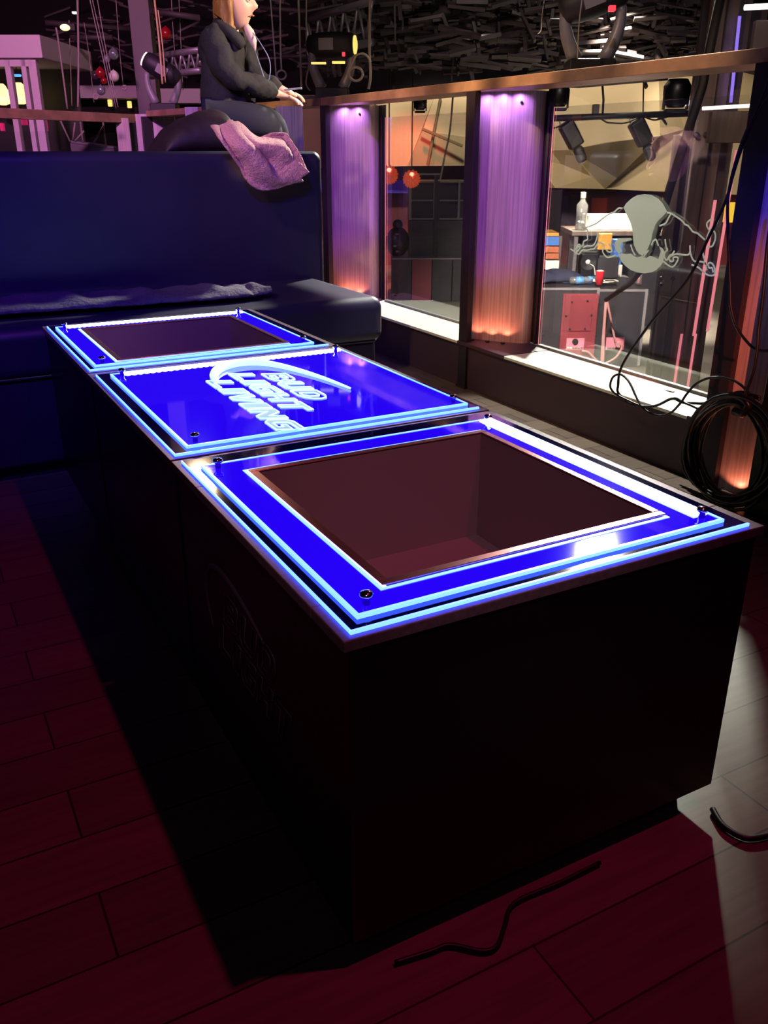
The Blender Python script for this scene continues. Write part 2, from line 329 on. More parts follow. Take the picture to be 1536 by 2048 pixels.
# ceiling pipes and light trusses
PIPES = [((90, 45, 11), (290, 60, 11.5)), ((140, 75, 10.5), (225, 75, 10.5)), ((300, 22, 9.5), (400, 36, 9.5)), ((520, 15, 12), (615, 22, 12)),
         ((740, 60, 12), (900, 20, 10)), ((850, 85, 13), (1130, 55, 12.5)), ((1100, 45, 8), (1170, 45, 8)), ((1230, 35, 12), (1400, 20, 12)), ((560, 112, 13), (640, 112, 13))]
for i, (a, b) in enumerate(PIPES):
    o = MB().tube([wp(*a), wp(*b)], .028, 8).build('ceiling_pipe', 'clutter', smooth=True)
    tag(o, ['long dim pipe running behind the left hanging ropes', 'short pale pipe just above the silver balloons', 'thin wire-like pipe rising right of the grey column', 'dim pipe right of the person\'s face',
            'sloping dim pipe right of the hanging coil', 'dim level pipe above the middle of the rail', 'short pipe left of the grey moving head', 'dim pipe right of the grey moving head', 'faint pipe left of the yellow-lit moving head'][i], 'pipe', 'dim ceiling pipes')
def truss(a, b, h, label, D0, D1, n):
    t = thing('lighting_truss', label, 'truss', wp(a[0], a[1], D0))
    A, B = wp(a[0], a[1], D0), wp(b[0], b[1], D1); d = Vector((0, 0, -h)); back = HF*h
    for q, nm in ((Vector((0, 0, 0)), 'chord'), (d, 'chord'), (d*.5+back, 'chord')): MB().tube([A+q, B+q], .028, 8).build(nm, 'truss', t, smooth=True)
    for k in range(n):
        p0 = A.lerp(B, k/n); p1 = A.lerp(B, (k+.5)/n); p2 = A.lerp(B, (k+1)/n)
        MB().tube([p0, p1+d], .012, 6).tube([p1+d, p2], .012, 6).tube([p1+d, p1+d*.5+back], .01, 6).build('lattice', 'truss', t, smooth=True)
    MB().tube([A, A+d], .02, 6).tube([A+d, A+d*.5+back], .02, 6).tube([A, A+d*.5+back], .02, 6).build('end_frame', 'truss', t, smooth=True)
    return t
truss((615, 38), (745, 2), .26, 'grey lattice truss above the yellow-lit moving head light', 8.2, 7.2, 5)
truss((298, 115), (398, 100), .16, 'pale lattice truss right of the dark grey column', 9.2, 8.6, 6)

# ------------------------------------------------------------------ balcony rail
rail = thing('balcony_rail', 'long brass-coloured square rail running along the glass balcony front', 'railing', (2.7, 3.9, 0))
RZ0, RZ1 = 1.458, 1.504
A0, A1, A2, A3 = Vector((2.59, .6, 0)), Vector((2.59, 5.62, 0)), Vector((2.12, 8.2, 0)), Vector((2.08, 8.9, 0))
def bar(mb, p, q, w_, z0, z1):
    d = (q-p).normalized(); n = Vector((d.y, -d.x, 0))*w_   # towards +x
    P = [p, q, q+n, p+n]; return mb.prism([Vector((v.x, v.y, z0)) for v in P], (0, 0, z1-z0))
bar(MB(), A0, A1, .22, RZ0, RZ1).build('handrail', 'bronze', rail, bevel=.003)
bar(MB(), A1, A2, .2, RZ0, RZ1).build('handrail', 'bronze', rail, bevel=.003)
bar(MB(), Vector((2.3, 9.6, 0)), Vector((-.6, 7.55, 0)), -.1, 1.44, 1.52).build('handrail', 'bronze', rail, bevel=.003)
for (x, y, w_, h) in ((2.585, 3.855, .075, RZ0), (2.56, 2.115, .09, RZ0), (2.585, 5.56, .08, RZ0)):
    MB().box((x, y, 0), (x+.034, y+w_, h)).box((x-.006, y-.006, 0), (x+.034, y+w_+.006, .012)).build('post', 'darksteel', rail, bevel=.002)
for p in (Vector((2.13, 8.25, 0)), Vector((2.32, 9.55, 0))):
    MB().box((p.x-.045, p.y-.045, LZ), (p.x+.045, p.y+.045, 1.46)).build('post', 'darksteel', rail, bevel=.002)

def pillar(A, B, label, group=None, zt=RZ0, zb=.252, ret=.10):
    t = thing('pillar_panel', label, 'panel', (A.x, A.y, zb), group)
    d = (B-A).normalized(); n = Vector((d.y, -d.x, 0))     # away from us (+x side)
    if n.x < 0: n = -n
    L_ = (B-A).length; prof = []
    nn = 14
    for k in range(nn+1):
        s_ = k/nn; x = s_*L_*.72; prof.append(A+d*x-n*(.012*math.sin(s_*math.pi)))
    for k in range(1, 7):
        a = k/6*math.pi/2; prof.append(A+d*(L_*.72+.055*math.sin(a))+n*(.055*(1-math.cos(a))))
    outer = prof; inner = [p+n*.012 for p in reversed(prof)]
    mb = MB().prism([Vector((p.x, p.y, zb)) for p in outer+inner], (0, 0, zt-zb))
    mb.build('face_sheet', 'steel', t, smooth=False)
    e = prof[-1]
    c = MB()
    c.prism([Vector((p.x, p.y, zb)) for p in (e+n*.01, B+n*.02, B+n*.035, e+n*.03)], (0, 0, zt-zb))
    c.build('edge_channel', 'darksteel', t)
    q = e.lerp(B, .45)+n*.0
    MB().prism([Vector((p.x, p.y, zb)) for p in (q, q+d*.012, q+d*.012+n*.03, q+n*.03)], (0, 0, zt-zb-.07)).build('channel_lip', 'darksteel', t)
    for s_ in (.06, .62):
        p = A+d*(L_*s_)-n*.006
        MB().sphere((p.x-.004, p.y, zt-.05), .007, 6).build('bolt', 'darksteel', t)
    return t
B2 = at(1057, 683, 'z', .25)
P2 = pillar(Vector((2.66, 3.96, 0)), Vector((2.87, 3.62, 0)), 'brushed steel pillar panel in the middle, glowing violet above and orange below')
P1 = pillar(Vector((2.62, 5.66, 0)), Vector((2.87, 5.30, 0)), 'brushed steel pillar panel just right of the sofa back, violet fading to orange')
P3 = pillar(Vector((2.582, 2.128, 0)), Vector((2.76, 1.68, 0)), 'brushed steel pillar panel at the right edge behind the coiled cable', zb=.012)
def farpanel(x0, x1, y0, D, label):
    a, b = wp(x0, 250, D), wp(x1, 250, D); t = MB().prism([Vector((a.x, a.y, .1)), Vector((b.x, b.y, .1)), Vector((b.x, b.y, .1))+HF*.02, Vector((a.x, a.y, .1))+HF*.02], (0, 0, wp((x0+x1)/2, y0, D).z-.1))
    return tag(t.build('pillar_panel', 'steel', smooth=False), label, 'panel')
farpanel(272, 350, 228, 8.25, 'wide violet-lit steel panel under the far rail left of the dark coat')
farpanel(552, 606, 212, 6.25, 'violet-lit steel panel behind the person\'s knee')
farpanel(372, 398, 214, 7.4, 'thin violet-lit steel panel between the dark coat and the person\'s back')
farpanel(232, 258, 236, 9.3, 'narrow lilac-lit steel strip under the end of the left rail')
# lamps added to tint the pillars: violet overhead, orange from ledge and room
for k, (A_, B_) in enumerate(((Vector((2.66, 3.96, 0)), Vector((2.87, 3.62, 0))), (Vector((2.62, 5.66, 0)), Vector((2.87, 5.30, 0))), (Vector((2.597, 2.11, 0)), Vector((2.76, 1.68, 0))))):
    d_ = (B_-A_).normalized(); n_ = Vector((d_.y, -d_.x, 0)); n_ = -n_ if n_.x > 0 else n_; L_ = (B_-A_).length; mid = A_.lerp(B_, .38)
    t = thing('added_uplight', ['tiny added black uplight pucks at the foot of the middle pillar', 'tiny added black uplight pucks at the foot of the pillar by the sofa', 'tiny added black uplight pucks at the foot of the right pillar'][k], 'light', (mid.x, mid.y, (.252, .252, 0)[k]))
    for f_ in (.14, .36, .58):
        p = A_.lerp(B_, f_)+n_*.055; MB().lathe([(.010, 0), (.012, .003), (.012, .007), (.010, .009)], Matrix.Translation((p.x, p.y, (.252, .252, 0)[k])), 10).build('added_puck_body', 'black', t)  # puck housings added around the uplight spots
        lamp('added_uplight_glow', 'SPOT', (p.x, p.y, (.272, .272, .02)[k]), (p.x-n_.x*.10, p.y-n_.y*.10, .75), [.9, 1.1, .9][k], (1, .26, .13), .006, 125, .5)
        lamp('rail_fill_spot', 'SPOT', (p.x, p.y, 1.45), (p.x-n_.x*.08, p.y-n_.y*.08, 1.1), [2.6, 2.6, .3][k], (.62, .26, 1), .005, 150, 1)  # violet spot added under the rail, without a fixture
    lamp('pillar_wash', 'SPOT', [(-.9, -.3, 3.3), (.2, -1.0, 3.3), (.2, -1.5, 3.3)][k], (mid.x, mid.y, .95), [1100, 1500, 20][k], (.52, .08, 1), .03, [8, 7, 9][k], .8)
    lamp('pillar_orange_fill', 'SPOT', [(-1.2, -.3, 1.7), (1.3, -1.0, 1.9), (.5, -1.5, 1.9)][k], (mid.x, mid.y, [.42, .42, .62][k]), [520, 620, 1000][k], (1, .2, .1), .03, [6.5, 6, 12][k], 1)  # unseen orange spot added from the room to carry the glow higher
lamp('blue_post_light', 'SPOT', (.6, .2, 2.6), (2.575, 2.165, 1.0), 420, (.05, .02, 1), .03, 6.5, 1)
lamp('rig_fill_light', 'SPOT', (.5, 1.0, 4.3), (3.2, 3.75, 1.75), 160, (.8, .75, .9), .05, 10, .8)  # unseen spot added to brighten the large moving head
lamp('far_violet_wash', 'SPOT', (-.2, 4.4, 3.9), (2.0, 8.0, 1.2), 420, (.62, .24, 1), .1, 40, .8)

WN = [0]
def pane(y0, y1, label, x=2.87, zt=1.385, n=1):
    WN[0] += 1; g = bpy.data.objects.new('window_%d' % WN[0], None); COL.objects.link(g); g.location = (x, (y0+y1)/2, .25); struct(g)
    MB().box((x-.004, y0, .255), (x+.004, y1, zt)).build('pane', 'glass', g)
    MB().box((x-.012, y0, .25), (x+.012, y1, .262)).build('bottom_channel', 'grey', g)
    return g
g1 = pane(3.90, 5.27, 'clear glass balcony panel between the sofa-side pillar and the middle pillar')
g2 = pane(2.28, 3.60, 'clear glass balcony panel carrying the pale frosted bull emblem')
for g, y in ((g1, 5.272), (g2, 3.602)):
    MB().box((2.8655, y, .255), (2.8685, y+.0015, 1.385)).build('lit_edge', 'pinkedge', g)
# left far glass with dark backing
a, b = wp(0, 290, 8.6), wp(232, 290, 9.3)
o = MB().prism([Vector((a.x-.8, a.y-.5, .1)), Vector((b.x, b.y, .1)), Vector((b.x, b.y+.01, .1)), Vector((a.x-.8, a.y-.49, .1))], (0, 0, 1.25)).build('window_3', 'glass')
struct(o)

# ------------------------------------------------------------------ frosted emblem
EX = 2.862
def E(x, y): return at(1120+x/4.518, 370+y/4.518, 'x', EX)
em = thing('bull_emblem', 'pale frosted emblem of two charging bulls before a disc, stuck on the glass panel', 'emblem', (EX, 2.9, .8))
def patch(pts, name='emblem_shape'): MB().prism([E(*p) for p in pts], (-.001, 0, 0)).build(name, 'frost', em)
patch([(575,205),(600,165),(650,120),(700,92),(765,82),(830,92),(890,125),(930,170),(968,240),(930,280),(880,330),(850,380),(835,440),(825,500),(800,560),(775,610),(745,640),(715,622),(690,590),(668,540),(662,480),(655,400),(635,330),(600,260)], 'disc_top')
patch([(530,625),(560,618),(600,625),(640,620),(670,645),(700,655),(745,638),(780,660),(815,640),(850,650),(890,670),(912,600),(898,555),(930,575),(945,600),(938,660),(930,700),(905,735),(870,768),(830,788),(765,798),(700,790),(640,768),(590,730),(555,690)], 'disc_bottom')
patch([(495,520),(530,480),(640,478),(650,495),(560,520),(540,560),(560,600),(530,620),(505,590)], 'bull_head')
def line(pts, wd=4.6):
    P = [E(*p) for p in pts]; r = .0022*wd/4.6; mb = MB()
    P = smoothpath(P, 3); n = len(P); Lf, Rt_ = [], []
    for i in range(n):
        t = (P[min(i+1, n-1)]-P[max(i-1, 0)]); t.x = 0; t = t.normalized() if t.length > 1e-9 else Vector((0, 1, 0)); q = Vector((0, -t.z, t.y))
        Lf.append(P[i]+q*r*1.5); Rt_.append(P[i]-q*r*1.5)
    v = Lf+Rt_; f = [(i, i+1, n+i+1, n+i) for i in range(n-1)]; v2 = [p+Vector((-.001, 0, 0)) for p in v]
    m2 = len(v); f2 = [tuple(k+m2 for k in q) for q in f]
    mb.add(v+v2, f+f2); mb.build('bull_outline', 'frost', em)
for l in ([(565,212),(530,210),(490,245),(440,265),(390,300),(340,340),(300,360),(250,380),(215,385),(205,340)],
          [(190,300),(185,350),(210,390),(248,400),(245,440),(250,490),(215,510),(205,550),(165,560),(140,600)],
          [(140,600),(165,540),(187,553),(165,590),(150,610),(172,625),(200,590),(240,590),(280,580),(310,575),(340,530),(350,518),(385,530),(400,560),(385,600),(420,650),(460,650),(500,635)],
          [(210,565),(250,550),(290,550),(320,520),(345,440),(350,460)], [(95,578),(130,600),(150,625)], [(440,530),(462,560),(467,600),(440,605),(415,580)],
          [(968,250),(1000,255),(1050,285),(1100,320),(1130,355),(1160,370),(1200,420),(1240,435),(1270,460),(1310,495)],
          [(1430,285),(1430,320),(1400,370),(1360,400),(1330,470),(1325,515)], [(1380,305),(1335,335),(1328,370),(1345,400)], [(1370,400),(1400,430),(1405,480),(1390,530),(1370,555),(1330,560)],
          [(1305,545),(1290,590),(1300,650),(1310,680),(1320,740),(1330,770)], [(1175,545),(1180,620),(1210,685),(1250,690),(1300,700),(1320,720)],
          [(1190,720),(1250,745),(1290,780),(1340,815),(1390,815),(1402,780),(1390,730),(1362,702),(1338,715),(1350,750),(1375,750),(1385,790)],
          [(1175,600),(1160,630),(1100,630),(1050,625),(1010,640),(985,665),(1000,690),(1025,685),(1025,655),(1065,655),(1060,690),(1020,740),(970,720),(935,690)],
          [(950,490),(960,560),(972,585),(948,610),(945,650),(965,680),(990,640),(1015,625),(1035,595)], [(865,490),(840,510),(828,545)], [(865,490),(880,520),(890,550)],
          [(640,540),(655,590),(680,635)], [(800,590),(775,620),(755,655)], [(1000,265),(980,300),(955,345),(900,370)]):
    line(l)

# ------------------------------------------------------------------ lit table modules
TX0, TX1, TH = .425, 1.23, .603
def module(y0, y1, lab, upper, well, strip, faded=False):
    t = thing('lit_table_module', lab, 'table', ((TX0+TX1)/2, (y0+y1)/2, 0))
    g = .004; a, b = y0+g, y1-g
    # body shell with an opening for the well
    if well: wx0, wx1, wy0, wy1 = well
    body = MB(); body.box((TX0+.01, a+.008, .05), (TX0+.028, b-.006, .585)); body.box((TX1-.028, a+.008, .05), (TX1-.01, b-.006, .585))
    body.box((TX0+.028, a+.008, .05), (TX1-.028, a+.026, .585)); body.box((TX0+.028, b-.024, .05), (TX1-.028, b-.006, .585)); body.box((TX0+.028, a+.026, .05), (TX1-.028, b-.024, .07))
    body.build('cabinet_body', 'tablebody', t)
    MB().box((TX0+.05, a+.05, 0), (TX1-.05, b-.05, .05)).build('plinth', 'black', t)
    top = MB()
    if well:
        i = .006; top.box((TX0, a, .585), (TX1, wy0-i, TH)); top.box((TX0, wy1+i, .585), (TX1, b, TH)); top.box((TX0, wy0-i, .585), (wx0-i, wy1+i, TH)); top.box((wx1+i, wy0-i, .585), (TX1, wy1+i, TH))
    else: top.box((TX0, a, .585), (TX1, b, TH))
    top.build('rim_board', 'rim', t, bevel=.002)
    # lower black acrylic plate with glowing edge
    lx0, lx1, ly0, ly1 = upper[4:]
    z0, z1 = TH+.0005, TH+.0055
    ux0, ux1, uy0, uy1 = upper[:4]
    lp = MB()
    e = .0025
    if well:
        i = .004
        for q in (((lx0+e, ly0+e), (lx1-e, wy0-i)), ((lx0+e, wy1+i), (lx1-e, ly1-e)), ((lx0+e, wy0-i), (wx0-i, wy1+i)), ((wx1+i, wy0-i), (lx1-e, wy1+i))):
            lp.box((q[0][0], q[0][1], z0), (q[1][0], q[1][1], z1))
    else: lp.box((lx0+e, ly0+e, z0), (lx1-e, ly1-e, z1))
    lp.build('border_plate', 'acrblack', t)
    ed = MB(); ed.box((lx0, ly0, z0), (lx1, ly0+e*1.6, z1+.0004)); ed.box((lx0, ly0+e, z0), (lx0+e, ly1, z1+.0004))
    ed.build('glowing_edge', 'edge', t)
    if faded is None: pass
    # upper panel, blue lit
    z2, z3 = z1+.0008, z1+.0055
    up = MB(); ix0, ix1, iy0, iy1 = (well[0]-.024, well[1]+.014, well[2]-.026, well[3]+.024) if well else (0, 0, 0, 0)
    if well:
        up.box((ux0, uy0, z2), (ux1, iy0, z3)); up.box((ux0, iy1, z2), (ux1, uy1, z3)); up.box((ux0, iy0, z2), (ix0, iy1, z3)); up.box((ix1, iy0, z2), (ux1, iy1, z3))
    else: up.box((ux0, uy0, z2), (ux1, uy1, z3))
    pn = up.build('lit_panel', 'acr', t)
    w_ = .0055
    o = MB().ring(ux0-w_, ux1+w_, uy0-w_*.6, uy1+w_, w_, z2, z3+.0012).build('panel_edge', 'edge', pn)
    if well:
        MB().ring(ix0, ix1, iy0, iy1, .006, z3-.001, z3+.0012).build('panel_inner_edge', 'edge', pn)
        # inside pane ring around the lip (bright on the left side)
        MB().box((ix0+.001, iy0+.006, z3-.001), (ix0+.013, iy1-.006, z3+.0008)).build('inner_led_strip', 'edgew', pn)
    # led strips
    for s_ in strip:
        if s_ == 'right': MB().box((ux1-.032, uy0+.03, z3+.0002), (ux1+.002, uy1, z3+.003)).build('led_strip', 'edgew', pn, bevel=.001)
        if s_ == 'far':
            m_ = MB(); n = 38; yy = uy1-.012
            m_.box((ux0+.03, yy-.004, z3+.0002), (ux1, yy+.014, z3+.0035))
            for k in range(n):
                x = ux0+.04+(ux1-ux0-.06)*k/(n-1); m_.lathe([(.0075, 0), (.0075, .003), (.004, .0042)], Matrix.Translation((x, yy-.005, z3+.0002)), 10)
            m_.build('led_strip', 'edgew', pn)
    # standoff screws
    for (sx, sy) in ((ux0+.022, uy0+.022), (ux1-.022, uy0+.022), (ux1-.022, uy1-.022), (ux0+.022, uy1-.022)):
        sc = MB().lathe([(.0055, 0), (.0055, .010), (.0095, .012), (.0105, .0155), (.0085, .019), (.003, .0205)], Matrix.Translation((sx, sy, z3)), 14).build('standoff_screw', 'chrome', t, smooth=True)
    if well:
        wb = -.24; k = MB()
        k.box((wx0, wy0, TH+wb), (wx1, wy1, TH+wb+.005))
        for q in (((wx0-.003, wy0-.003), (wx0, wy1+.003)), ((wx1, wy0-.003), (wx1+.003, wy1+.003)), ((wx0, wy0-.003), (wx1, wy0)), ((wx0, wy1), (wx1, wy1+.003))):
            k.box((q[0][0], q[0][1], TH+wb), (q[1][0], q[1][1], TH+.012))
        kk = k.build('ice_well', 'well', t)
        MB().ring(wx0-.016, wx1+.016, wy0-.016, wy1+.016, .016, z3-.002, z3+.0035).build('well_lip', 'lip2', kk, bevel=.0015)
        MB().box((wx0+.002, wy0+.02, TH+wb+.006), (wx0+.13, wy0+.028, TH+wb+.012)).box((wx0+.002, wy0+.002, TH+wb+.005), (wx1-.002, wy0+.018, TH+wb+.02)).build('well_ledge', 'bronze' if True else 'well', kk)
    return t, z3, pn
mA, zt, pnA = module(.892, 1.716, 'near lit table module with the large open square well', (.468, 1.162, .934, 1.62, .441, 1.203, .907, 1.69), (.551, 1.078, 1.008, 1.535), ('right',))
mB, zt, pnB = module(1.716, 2.585, 'middle lit table module with glowing blue top and beer lettering', (.479, 1.186, 1.762, 2.49, .441, 1.209, 1.735, 2.535), None, ('far',))
mC, zt, pnC = module(2.585, 3.415, 'far lit table module beside the sofa seat, with the small dark well', (.463, 1.155, 2.628, 3.30, .438, 1.203, 2.602, 3.37), (.545, 1.07, 2.668, 3.205), ('far',))
# lettering on the middle module: right = -Y, up = +X
def TL(x, y, z): return Matrix(((0, 1, 0, x), (-1, 0, 0, y), (0, 0, 1, z), (0, 0, 0, 1)))
LETT = {
 'B': ([(0,0),(.62,0),(.9,.1),(1,.27),(.86,.5),(.96,.72),(.86,.93),(.66,1),(0,1)], [[(.28,.2),(.6,.2),(.68,.3),(.6,.41),(.28,.41)], [(.28,.6),(.58,.6),(.65,.7),(.58,.8),(.28,.8)]]),
 'U': ([(.2,0),(.78,0),(1,.2),(1,1),(.72,1),(.72,.26),(.64,.2),(.36,.2),(.28,.28),(.28,1),(0,1),(0,.2)], []),
 'D': ([(0,0),(.6,0),(.88,.14),(1,.38),(1,.66),(.88,.88),(.62,1),(0,1)], [[(.28,.2),(.56,.2),(.7,.34),(.7,.68),(.56,.8),(.28,.8)]]),
 'L': ([(0,0),(.95,0),(.95,.22),(.3,.22),(.3,1),(0,1)], []),
 'I': ([(.25,0),(.75,0),(.75,1),(.25,1)], []),
 'G': ([(.2,0),(1,0),(1,.58),(.52,.58),(.52,.4),(.72,.4),(.72,.2),(.34,.2),(.28,.28),(.28,.72),(.34,.8),(.98,.8),(.98,1),(.2,1),(0,.82),(0,.18)], []),
 'H': ([(0,0),(.28,0),(.28,.4),(.72,.4),(.72,0),(1,0),(1,1),(.72,1),(.72,.6),(.28,.6),(.28,1),(0,1)], []),
 'T': ([(.36,0),(.64,0),(.64,.8),(1,.8),(1,1),(0,1),(0,.8),(.36,.8)], []),
 'V': ([(.34,0),(.66,0),(1,1),(.7,1),(.5,.32),(.3,1),(0,1)], []),
 'N': ([(0,0),(.26,0),(.26,.6),(.7,0),(1,0),(1,1),(.74,1),(.74,.42),(.3,1),(0,1)], [])}
def word(body, T, w_, h_, slant, r, parent, mo, mf, name):
    """hollow outlined letters on a surface frame T (x right, y up, z out)"""
    org = world_loc(parent); fill = MB(); out = MB()
    wid = [.55 if c == 'I' else 1 for c in body]; gap = .16; tot = sum(wid)+gap*(len(body)-1); x = 0
    for c, wi in zip(body, wid):
        po, holes = LETT[c]
        def q(p, z=0): 
            px_ = (p[0]-.25)*2*.55 if c == 'I' else p[0]
            return T @ Vector(((x+px_)/tot*w_+p[1]*h_*slant, p[1]*h_, z))
        for ring_ in [po]+holes: out.tube([q(p, r*.6) for p in ring_+[ring_[0], ring_[1]]], r, 6, False)
        if mf and not holes: fill.prism([q(p) for p in po], T.to_3x3() @ Vector((0, 0, r*.8)))
        x += wi+gap
    o = out.build(name, mo, parent, smooth=True)
    if mf and fill.v: fill.build(name+'_fill', mf, parent)
for body, x, y, wd, h_ in (('BUD', .848, 2.29, .30, .062), ('LIGHT', .767, 2.335, .42, .060), ('LIVING', .686, 2.285, .51, .060)):
    word(body, TL(x, y, zt), wd, h_, .45, .0023, pnB, 'letter', 'letterfill', 'lettering')
arc = [(.705, 2.255), (.725, 2.335), (.765, 2.395), (.82, 2.425), (.875, 2.415), (.92, 2.36), (.955, 2.26), (.98, 2.14), (.993, 2.02)]
pa = smoothpath([Vector((x, y, zt+.004)) for x, y in arc], 5)
MB().tube(pa, [.003+.012*math.sin(math.pi*min(1, (i+.5)/len(pa))**.55)**1.3 for i in range(len(pa))], 8).build('lettering_swoosh', 'letter', pnB, smooth=True)
# faint lettering on the near module's long side: right = -Y, up = +Z
def TS(y, z): return Matrix(((0, 0, -1, TX0+.0095), (-1, 0, 0, y), (0, 1, 0, z), (0, 0, 0, 1)))
for body, y, z, wd, h_ in (('BUD', 1.455, .352, .26, .072), ('LIGHT', 1.50, .268, .36, .072)):
    word(body, TS(y, z), wd, h_, .3, .0014, mA, 'faint', None, 'side_lettering')
pa = smoothpath([Vector((TX0+.009, y, z)) for y, z in ((1.53, .30), (1.555, .36), (1.54, .42), (1.49, .455), (1.42, .462), (1.33, .45), (1.23, .42))], 5)
MB().tube(pa, [.002+.004*math.sin(i/len(pa)*3.1) for i in range(len(pa))], 6).build('side_swoosh', 'faint', mA, smooth=True)

# cables on the floor
def cable(pts, r, name, label, cat='cable', m='cable', k=6, n=8):
    return tag(MB().tube(smoothpath(pts, k), r, n).build(name, m, smooth=True), label, cat)
fz = .008
cable([(1.20, .87, fz), (1.24, .87, fz)] and [at(1425, 1618, 'z', fz), at(1445, 1650, 'z', fz), at(1480, 1672, 'z', fz), at(1510, 1676, 'z', fz), at(1560, 1664, 'z', fz), at(1640, 1640, 'z', fz)], .006, 'floor_cable', 'black cable curling on the wooden floor at the table\'s right foot')
cable([at(790, 1925, 'z', fz), at(860, 1903, 'z', fz), at(900, 1890, 'z', fz), at(965, 1902, 'z', fz), at(995, 1890, 'z', fz), at(1010, 1850, 'z', fz), at(1030, 1805, 'z', fz), at(1120, 1765, 'z', fz), at(1200, 1725, 'z', fz)], .004, 'floor_cable', 'thin black cable looping out along the table\'s near foot')

# ------------------------------------------------------------------ sofa
def soft(mb, name, m, parent, bev, seg=5):
    o = mb.build(name, m, parent, bevel=bev, seg=seg); return o
sofa = thing('banquette_sofa', 'high-backed navy leather banquette sofa behind the far end of the lit table', 'sofa', (.2, 4.2, 0))
soft(MB().box((-2.6, 4.17, .3), (1.925, 4.46, 1.192)), 'backrest', 'leather', sofa, .045, 6)
soft(MB().box((-2.6, 3.44, .40), (1.87, 4.19, .60)), 'seat_cushion', 'leather', sofa, .05, 6)
soft(MB().box((-2.6, 3.47, .06), (1.84, 4.19, .405)), 'seat_base', 'leather', sofa, .02, 3)
MB().box((-2.6, 3.53, 0), (1.80, 4.40, .065)).build('plinth', 'black', sofa)
MB().tube([(-2.6, 3.462, .405), (1.83, 3.462, .405), (1.852, 3.50, .405), (1.852, 4.15, .405)], .006, 6).build('piping', 'leather', sofa, smooth=True)
# dark timber platform behind the sofa (seen edge-on) that carries the sitting person
struct(MB().box((-2.6, 4.47, 0), (1.95, 5.5, 1.165)).build('wall_sofa_ledge', 'plum'))

def cloth(name, label, cat, m, rowA, rowB, nu, nv, fold, th, parent=None, seed=1, jit=.004):
    """draped cloth lofted between two edges given in space"""
    rnd = random.Random(seed)
    A = smoothpath(rowA, 6); B = smoothpath(rowB, 6)
    def sample(P, u):
        x = u*(len(P)-1); i = min(int(x), len(P)-2); return P[i].lerp(P[i+1], x-i)
    v = []; f = []
    for i in range(nu+1):
        u = i/nu; a, b = sample(A, u), sample(B, u)
        for j in range(nv+1):
            s_ = j/nv; p = a.lerp(b, s_); p = p+fold(u, s_)+Vector([rnd.uniform(-jit, jit) for _ in range(3)]); v.append(p)
    for i in range(nu):
        for j in range(nv): k = i*(nv+1)+j; f.append((k, k+1, k+nv+2, k+nv+1))
    mb = MB(); mb.add(v, f); o = mb.build(name, m, parent, smooth=True)
    so = o.modifiers.new('solid', 'SOLIDIFY'); so.thickness = th; so.offset = 0
    sb = o.modifiers.new('sub', 'SUBSURF'); sb.levels = 1; sb.render_levels = 1
    return tag(o, label, cat) if label else o
D0 = 4.52   # horizontal distance of the sofa back's face roughly
def on(x, y, Y): return at(x, y, 'y', Y)
LA = [on(418, 252, 4.2), on(430, 275, 4.12), on(455, 305, 4.09), on(478, 335, 4.09), on(492, 362, 4.085), on(512, 378, 4.085), on(535, 382, 4.085), on(572, 370, 4.085), on(602, 360, 4.085)]
LB = [on(470, 243, 4.3), on(488, 255, 4.25), on(515, 275, 4.16), on(540, 268, 4.16), on(568, 266, 4.16), on(580, 280, 4.13), on(592, 295, 4.11), on(598, 306, 4.09), on(612, 344, 4.085)]
cloth('fleece_blanket', 'pink fluffy fleece blanket hanging over the sofa back beside the person', 'blanket', 'fleece', LA, LB, 40, 22,
      lambda u, s_: Vector((.018*math.sin(s_*14+u*7)*math.sin(math.pi*s_), -.034*(1+math.sin(s_*15+u*6+1.5*math.sin(u*5)))*math.sin(math.pi*min(1, u*1.1+.12))-.03*math.sin(math.pi*s_), .016*math.sin(s_*9+2+u*8)*math.sin(math.pi*s_))), .016, seed=3, jit=.003)
cloth('grey_throw', 'crumpled grey fleece throw lying along the sofa seat behind the table', 'throw', 'greycloth',
      [(-.25, 3.62, .60), (.35, 3.62, .61), (.8, 3.60, .61), (1.2, 3.58, .61), (1.40, 3.62, .605)], [(-.25, 3.98, .605), (.35, 3.98, .61), (.8, 3.92, .61), (1.2, 3.88, .61), (1.44, 3.74, .605)],
      60, 16, lambda u, s_: Vector((.01*math.sin(u*40), .0, .012+.035*math.sin(math.pi*s_)**.6*(.75+.25*math.sin(u*34+s_*4)+.15*math.sin(u*71)))), .014, seed=5, jit=.003)
# dark coat heaped on the ledge
def heap(name, label, cat, m, prof, depth, seed, base_z, n=20):
    rnd = random.Random(seed); v = []; f = []; nd = 9
    for i, p in enumerate(prof):
        for j in range(nd+1):
            a = j/nd*math.pi; h = (p.z-base_z)*math.sin(a)**.55+rnd.uniform(-.004, .004); v.append(Vector((p.x, p.y-math.cos(a)*depth, base_z+max(0, h))))
    for i in range(len(prof)-1):
        for j in range(nd): k = i*(nd+1)+j; f.append((k, k+1, k+nd+2, k+nd+1))
    f.append(tuple(range(nd+1))); f.append(tuple((len(prof)-1)*(nd+1)+j for j in range(nd+1)))
    for i in range(len(prof)-1): k = i*(nd+1); f.append((k, k+nd+1, k+2*nd+1, k+nd))
    mb = MB(); mb.add(v, f); o = mb.build(name, m, smooth=True); s2 = o.modifiers.new('sub', 'SUBSURF'); s2.levels = 1; s2.render_levels = 2
    return tag(o, label, cat)
cz = 1.17
